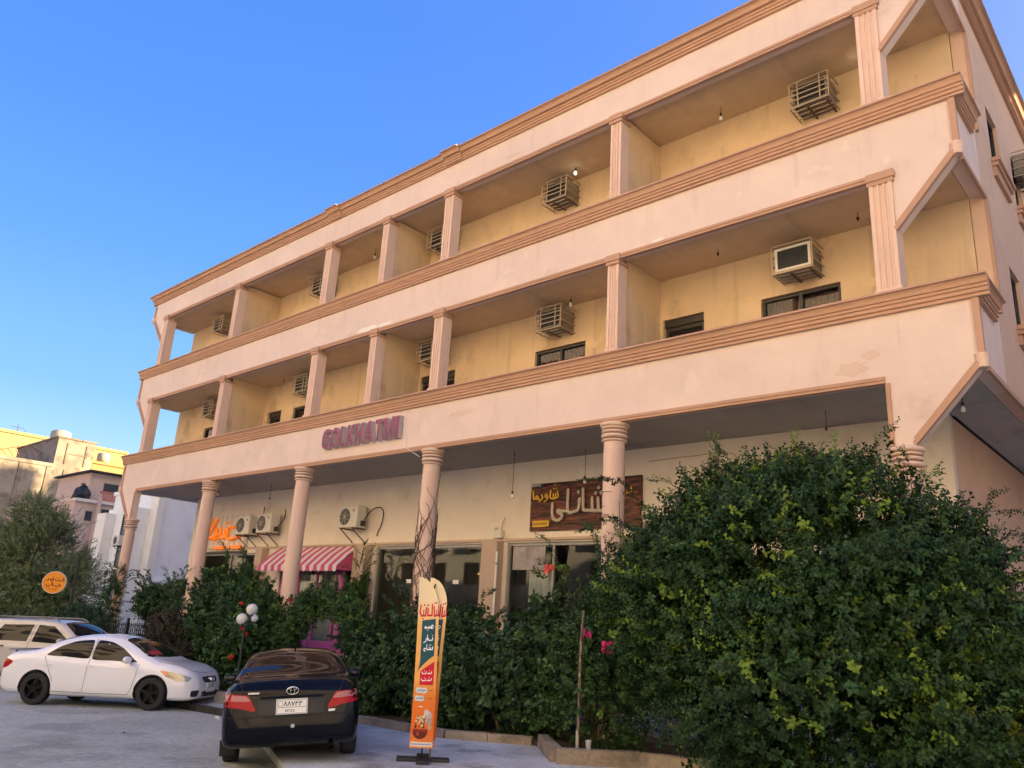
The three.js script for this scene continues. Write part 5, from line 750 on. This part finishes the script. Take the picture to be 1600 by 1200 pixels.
{ // flaked paint on the plaster, lying in the face of the wall
  const bare = wall(col(.86, .80, .72)), tan = wall(col(.72, .55, .44));
  const flake = (x, y, w, h, mat, z = .0025) => { const n = 26, p = []; for (let i = 0; i < n; i++) { const a = i / n * 6.283, r = .55 + hash(i, Math.round(x * 10), 5) * .45; p.push([x + Math.cos(a) * w * r, y + Math.sin(a) * h * r]); } mesh('flaked_paint', slabXY(p, z - .004, z), mat, hotel); };
  flake(-14.1, 9.38, .55, .09, bare); flake(-13.4, 9.36, .35, .06, bare); flake(-1.75, 6.12, .32, .14, tan); flake(-1.45, 6.3, .18, .10, tan); flake(-10.3, 6.55, .5, .09, tan); flake(-20.6, 6.05, .22, .06, tan); flake(-5.2, 9.33, .16, .05, bare); flake(-9.2, 12.75, .3, .05, tan); flake(-19.3, 6.5, .12, .08, tan);
}
{ const t = thing('pendant_lamp', 'small lit pendant lamp inside the shop behind the paired panes', 'lamp', [-12.55, 3.3, -3.4]); mesh('cord', bar(V(0, .1, 0), V(0, 2.55, 0), .012), M.black, t); mesh('shade', new THREE.LatheGeometry([[.03, .1], [.08, .08], [.15, -.02]].map(([a, b]) => new THREE.Vector2(a, b)), 20), std(col(.5, .35, .15), .6), t); mesh('glass_bulb', new THREE.SphereGeometry(.06, 16, 12), std(col(.9, .7, .4), .4, { emissive: col(1, .62, .2), emissiveIntensity: .7 }), t); const L = new THREE.PointLight(col(1, .66, .28), .25); L.position.set(0, -.1, 0); L.castShadow = true; t.add(L); }
for (const [x, y, w, h, lab, mat] of [[-14.47, 3.02, .2, .1, 'small white notice on the glass left of the middle column', M.white], [-12.66, 3.02, .2, .1, 'small white notice on the glass right of the middle column', M.white], [-10.25, 3.6, 1.0, .55, 'pale violet poster on the glass below the wooden sign', std(col(.62, .58, .66), .7, { map: concreteTex })]]) tag(mesh('notice', box(x - w / 2, x + w / 2, y - h / 2, y + h / 2, -2.534, -2.530), mat), lab, 'notice', w < .5 ? 'notices on the shop glass' : null);
{ const c = mesh('wall_cable', tube([V(-6.9, 5.6, -2.44), V(-6.0, 5.62, -2.44), V(-4.95, 5.58, -2.44), V(-4.9, 5.0, -2.44), V(-4.9, 3.4, -2.44)], .012, 40, 6), M.pier); tag(c, 'thin conduit running down the shop wall behind the ficus', 'conduit'); }
// ------------------------------------------------------------------ other buildings
const shutterGlass = std(col(.035, .035, .04), .25), grille = std(col(.04, .035, .033), .6);
function winX(t, x, z0, z1, y0, y1, frame = M.frame, bars = 0) { // window in a face that looks along +x
  const w = mesh('window', merge([box(x - .12, x + .04, y0, y0 + .07, z0, z1), box(x - .12, x + .04, y1 - .07, y1, z0, z1), box(x - .12, x + .04, y0 + .071, y1 - .071, z0, z0 + .07), box(x - .12, x + .04, y0 + .071, y1 - .071, z1 - .07, z1)]), frame, t);
  mesh('pane', box(x - .1, x + .012, y0 + .072, y1 - .072, z0 + .072, z1 - .072), shutterGlass, w); for (let i = 1; i <= bars; i++) { const z = lerp(z0, z1, i / (bars + 1)); mesh('bar', bar(V(x + .05, y0, z), V(x + .05, y1, z), .03), grille, w); } return w;
}
function winZ(t, z, s, x0, x1, y0, y1, frame = M.frame) { // window in a face that looks along s z
  const a = z - s * .12, b = z + s * .04, w = mesh('window', merge([box(x0, x1, y0, y0 + .08, a, b), box(x0, x1, y1 - .08, y1, a, b), box(x0, x0 + .08, y0 + .081, y1 - .081, a, b), box(x1 - .08, x1, y0 + .081, y1 - .081, a, b)]), frame, t); mesh('pane', box(x0 + .082, x1 - .082, y0 + .082, y1 - .082, z - s * .1, z + s * .012), shutterGlass, w); return w;
}
{ // white apartment house next door
  const w = wall(col(.92, .94, .93)), c = wall(col(.90, .88, .78)), t = thing('apartment_house', 'white apartment house with overhanging upper floors next to the arcade', 'building', [0, 0, 0]);
  mesh('wall', box(-44, -38.6, -1.5, 7.6, -20, -6.1), w, t); mesh('wall', box(-38.6, -38.0, 3.1, 7.6, -20, -6.25), w, t); mesh('wall', box(-38.598, -38.15, -1.4, 3.1, -19, -6.2), c, t, 'cream ground floor wall under the overhang'); mesh('wall_strip', box(-38.75, -37.92, -1.5, 7.65, -6.24, -5.85), c, t);
  mesh('wall', box(-42.2, -38.76, -1.5, 6.6, -6.09, -5.2), w, t); mesh('wall_fin', box(-42.3, -41.2, -1.5, 6.35, -5.19, -4.7), c, t); mesh('ledge', box(-38.0, -37.85, 3.0, 3.12, -9.0, -6.25), w, t);
  for (const [x0, x1, y0, y1] of [[-40.2, -39.1, 5.2, 6.3], [-40.2, -39.1, 3.6, 4.9], [-40.2, -39.0, 1.6, 3.1]]) winZ(t, -5.2, 1, x0, x1, y0, y1);
  mesh('roof', box(-44.1, -37.8, 7.6, 7.8, -20.1, -6.0), w, t);
  const ac = new THREE.Group(); for (const [x, y] of [[-39.5, 4.95 - .3], [-39.8, 3.0]]) { const a = thing('outdoor_condenser', y > 4 ? 'small air conditioner box under the top window of the white apartment house' : 'small air conditioner box on an iron bracket under a barred window of the white house', 'air conditioner', [x, y, -5.2], 0, 'air conditioners on the white house'); mesh('casing', rbox(-.35, .35, 0, .5, .05, .45, .02), M.acWhite, a); mesh('fan_guard', new THREE.CylinderGeometry(.19, .19, .01, 24).rotateX(Math.PI / 2).translate(-.06, .25, .456), M.acGrille, a); mesh('bracket', merge([bar(V(-.25, -.02, .0), V(-.25, -.02, .45), .03), bar(V(.25, -.02, .0), V(.25, -.02, .45), .03), bar(V(-.25, -.3, .0), V(-.25, -.04, .4), .03), bar(V(.25, -.3, .0), V(.25, -.04, .4), .03)]), M.iron, a); }
}
{ // pink house
  const p = wall(col(.62, .45, .36)), t = thing('pink_house', 'pink beige house with red balustrade and rooftop shed', 'building', [0, 0, 0]);
  mesh('wall', box(-70, -56, -2, 8.3, -16, -8.2), p, t); mesh('wall_fin', box(-56, -55.6, -2, 8.7, -9.75, -9.55), p, t); mesh('roof_ledge', box(-70.1, -55.7, 8.3, 8.5, -16.1, -8.1), wall(col(.7, .6, .5)), t);
  for (let i = 0; i < 9; i++) mesh('baluster', cyl(.07, .05, .55, -55.95, 8.5, -9.9 - i * .16, 8), std(col(.55, .19, .13), .9), t); mesh('handrail', box(-56.05, -55.85, 9.05, 9.2, -11.3, -9.7), std(col(.5, .15, .10), .9), t);
  mesh('roof_shed', box(-63, -57, 8.5, 10.5, -12.6, -9.2), p, t); mesh('shed_roof', box(-63.3, -56.4, 10.5, 10.62, -12.9, -8.9), M.dark, t); winX(t, -57, -11.2, -10.2, 9.2, 9.9);
  for (const [z0, z1, y0, y1] of [[-9.5, -8.9, 7.0, 7.8], [-10.7, -9.9, 6.9, 8.05], [-9.5, -8.9, 4.0, 5.0], [-10.7, -9.9, 3.8, 5.0]]) winX(t, -56, z0, z1, y0, y1, wall(col(.55, .45, .32))); mesh('ac_box', rbox(-55.99, -55.5, 6.35, 6.8, -10.4, -9.8, .02), M.acWhite, t);
  const tank = thing('roof_tarpaulin', 'black tarpaulin heaped on the roof of the pink house', 'tarpaulin', [-56.6, 8.5, -8.7]); const g = new THREE.IcosahedronGeometry(.62, 3), q = g.attributes.position; for (let i = 0; i < q.count; i++) { const n = 1 + (n3(q.getX(i) * 4, q.getY(i) * 4, q.getZ(i) * 4, 99) - .5) * .8; q.setXYZ(i, q.getX(i) * n * .8, Math.max(-.05, q.getY(i) * n * 1.6), q.getZ(i) * n * .9); } g.computeVertexNormals(); mesh('sheet', g, M.black, tank); mesh('weight', rbox(-.2, .2, 1.0, 1.12, -.1, .1, .02), M.rust, tank);
}
const tankMat = std(col(.40, .36, .28), .6);
function waterTank(x, y, z, r, h, label) { const t = thing('water_tank', label, 'tank', [x, y, z], 0, 'rooftop water tanks'); mesh('shell', new THREE.LatheGeometry([[.001, .2], [r, .2], [r, .2 + h * .86], [r * .6, .2 + h * .97], [r * .2, .2 + h], [.001, .2 + h]].map(([a, b]) => new THREE.Vector2(a, b)), 24), tankMat, t); for (const [a, b] of [[-1, -1], [1, -1], [1, 1], [-1, 1]]) mesh('leg', bar(V(a * r * .6, -.02, b * r * .6), V(a * r * .6, .21, b * r * .6), .08), M.iron, t); }
{ // bare concrete block building
  const cm = std(col(.47, .395, .32), .95, { map: concreteTex }), ribs = std(col(.37, .31, .255), .95, { map: concreteTex }), t = thing('concrete_building', 'unfinished grey block building with stair tower catching the last sun', 'building', [0, 0, 0]);
  mesh('wall', box(-90, -75, -3, 13.1, -15.5, 0), cm, t); mesh('stair_tower', box(-86, -74.995, 13.1, 15.65, -15.49, -12.3), cm, t);
  for (const z of [-1, -3.2, -5.4, -7.6, -9.8, -12.0, -13.4]) mesh('column_rib', box(-75.1, -74.93, -3, 12.9, z - .16, z + .16), ribs, t); for (const y of [3.6, 6.8, 10.0]) mesh('floor_band', box(-75.1, -74.95, y - .15, y + .15, -15.4, -.1), ribs, t);
  mesh('roof_edge', box(-75.15, -74.9, 12.95, 13.25, -12.29, 0), cm, t); mesh('tower_panel', merge([box(-74.99, -74.93, 13.4, 15.3, -13.25, -13.1), box(-74.99, -74.93, 13.4, 15.3, -14.9, -14.75), box(-74.99, -74.935, 14.3, 14.4, -14.74, -13.26)]), ribs, t); mesh('tower_cap', box(-86.1, -74.9, 15.65, 15.8, -15.6, -12.2), ribs, t);
  const rod = std(col(.40, .16, .08), .9); for (let i = 0; i < 8; i++) { const z = -11.9 + i * .55; mesh('rebar', tube([V(-77.5, 13.05, z), V(-77.3, 14.0 - i * .06, z + .1), V(-77.6, 14.6 - i * .08, z + .5)], .035, 10, 5), rod, t); } mesh('rebar', tube([V(-77.5, 14.4, -12), V(-77.3, 14.7, -10.5), V(-77.6, 13.9, -8.2)], .05, 20, 5), rod, t);
}
waterTank(-82, 15.8, -14.6, .9, 1.6, 'pale water tank on the grey stair tower');
{ const t = thing('yellow_building', 'tall yellow building in full evening sun behind the grey blocks', 'building', [0, 0, 0]), y = wall(col(.36, .30, .13)); mesh('wall', box(-135, -115, -3, 22, -34, 5), y, t); mesh('roof_edge', box(-135.2, -114.8, 22, 22.4, -34.2, 5.2), y, t); for (const z of [-4, -9, -14]) winX(t, -115, z - 1, z + 1, 14, 16); mesh('aerial', merge([bar(V(-120, 22.3, -21), V(-120, 24.2, -21), .06), bar(V(-120, 23.8, -21.8), V(-120, 23.8, -20.2), .05), bar(V(-121, 22.3, -22.3), V(-121, 23.8, -22.3), .06)]), M.iron, t); }
{ const t = thing('orange_building', 'low sunlit building with a tank seen between the grey tower and the pink house', 'building', [0, 0, 0]), y = wall(col(.40, .24, .09)); mesh('wall', box(-118, -100, -3, 17.7, -40, -24.4), y, t); mesh('roof_edge', box(-118.1, -99.8, 17.7, 18.0, -40.1, -24.3), y, t); for (const z of [-26, -29]) winX(t, -100, z - .7, z + .7, 13, 15); }
waterTank(-101.5, 18.0, -26.1, .75, 1.2, 'pale water tank on the low sunlit building');
// houses outside the picture: they shade the street and show in glass and paint
function block(name, label, x0, x1, z0, z1, h, mat, face) {
  const t = thing(name, label, 'building'); mesh('wall', box(x0, x1, -2, h, z0, z1), mat, t); mesh('roof_edge', box(x0 - .15, x1 + .15, h, h + .35, z0 - .15, z1 + .15), mat, t);
  if (face) { const z = face > 0 ? z1 : z0; for (let y = 1.2; y < h - 2; y += 3.3) for (let x = x0 + 1.2; x < x1 - 2; x += 3.4) { winZ(t, z, face, x, x + 1.5, y, y + 1.5); if (y > 2) mesh('balcony', box(x - .3, x + 1.8, y - .9, y - .1, face > 0 ? z + .001 : z - .9, face > 0 ? z + .9 : z - .001), mat, t); } } return t;
}
block('neighbour_house', 'tall narrow cream house across the side lane from the hotel', 9, 24, -14, -8, 19, wall(col(.62, .54, .44)));
block('neighbour_house', 'two storey cream house on the corner of the side lane', 9, 20, -7.9, 4, 9.4, wall(col(.62, .54, .44)));
block('neighbour_house', 'lower cream house behind the lane corner house', 9, 24, -56, -14.2, 16.2, wall(col(.6, .52, .42)));
block('rear_house', 'lower grey house right behind the hotel', -26, -6, -36.6, -19, 17, wall(col(.55, .53, .5)));
block('rear_house', 'tall grey house in the street behind the hotel', -26, -6, -84, -37, 27.6, wall(col(.55, .53, .5)));
for (const [z, r, n] of [[-54, 1.2, 'round'], [-57.5, 1.6, 'widest'], [-62, 1.0, 'narrowest']]) waterTank(-24.4, 27.95, z, r, 2.2, n + ' water tank on the tall grey house behind the hotel');
block('opposite_house', 'pale apartment block across the street facing the arcade', -36, -14, 24, 38, 22, wall(col(.80, .74, .64)), -1);
block('opposite_house', 'tall cream apartment block across the street facing the corner', -13.5, 6, 24.4, 38, 24, wall(col(.82, .76, .64)), -1);
block('opposite_house', 'long whitish apartment block across the street further down', -95, -36.5, 24.2, 38, 20, wall(col(.78, .74, .68)), -1);
block('opposite_house', 'white apartment block across the street beyond the corner', 6.5, 32, 24.3, 38, 22, wall(col(.8, .76, .70)), -1);
scene.traverse((o) => { if (o.isMesh) { o.castShadow = true; o.receiveShadow = true; } });
renderer.render(scene, camera);
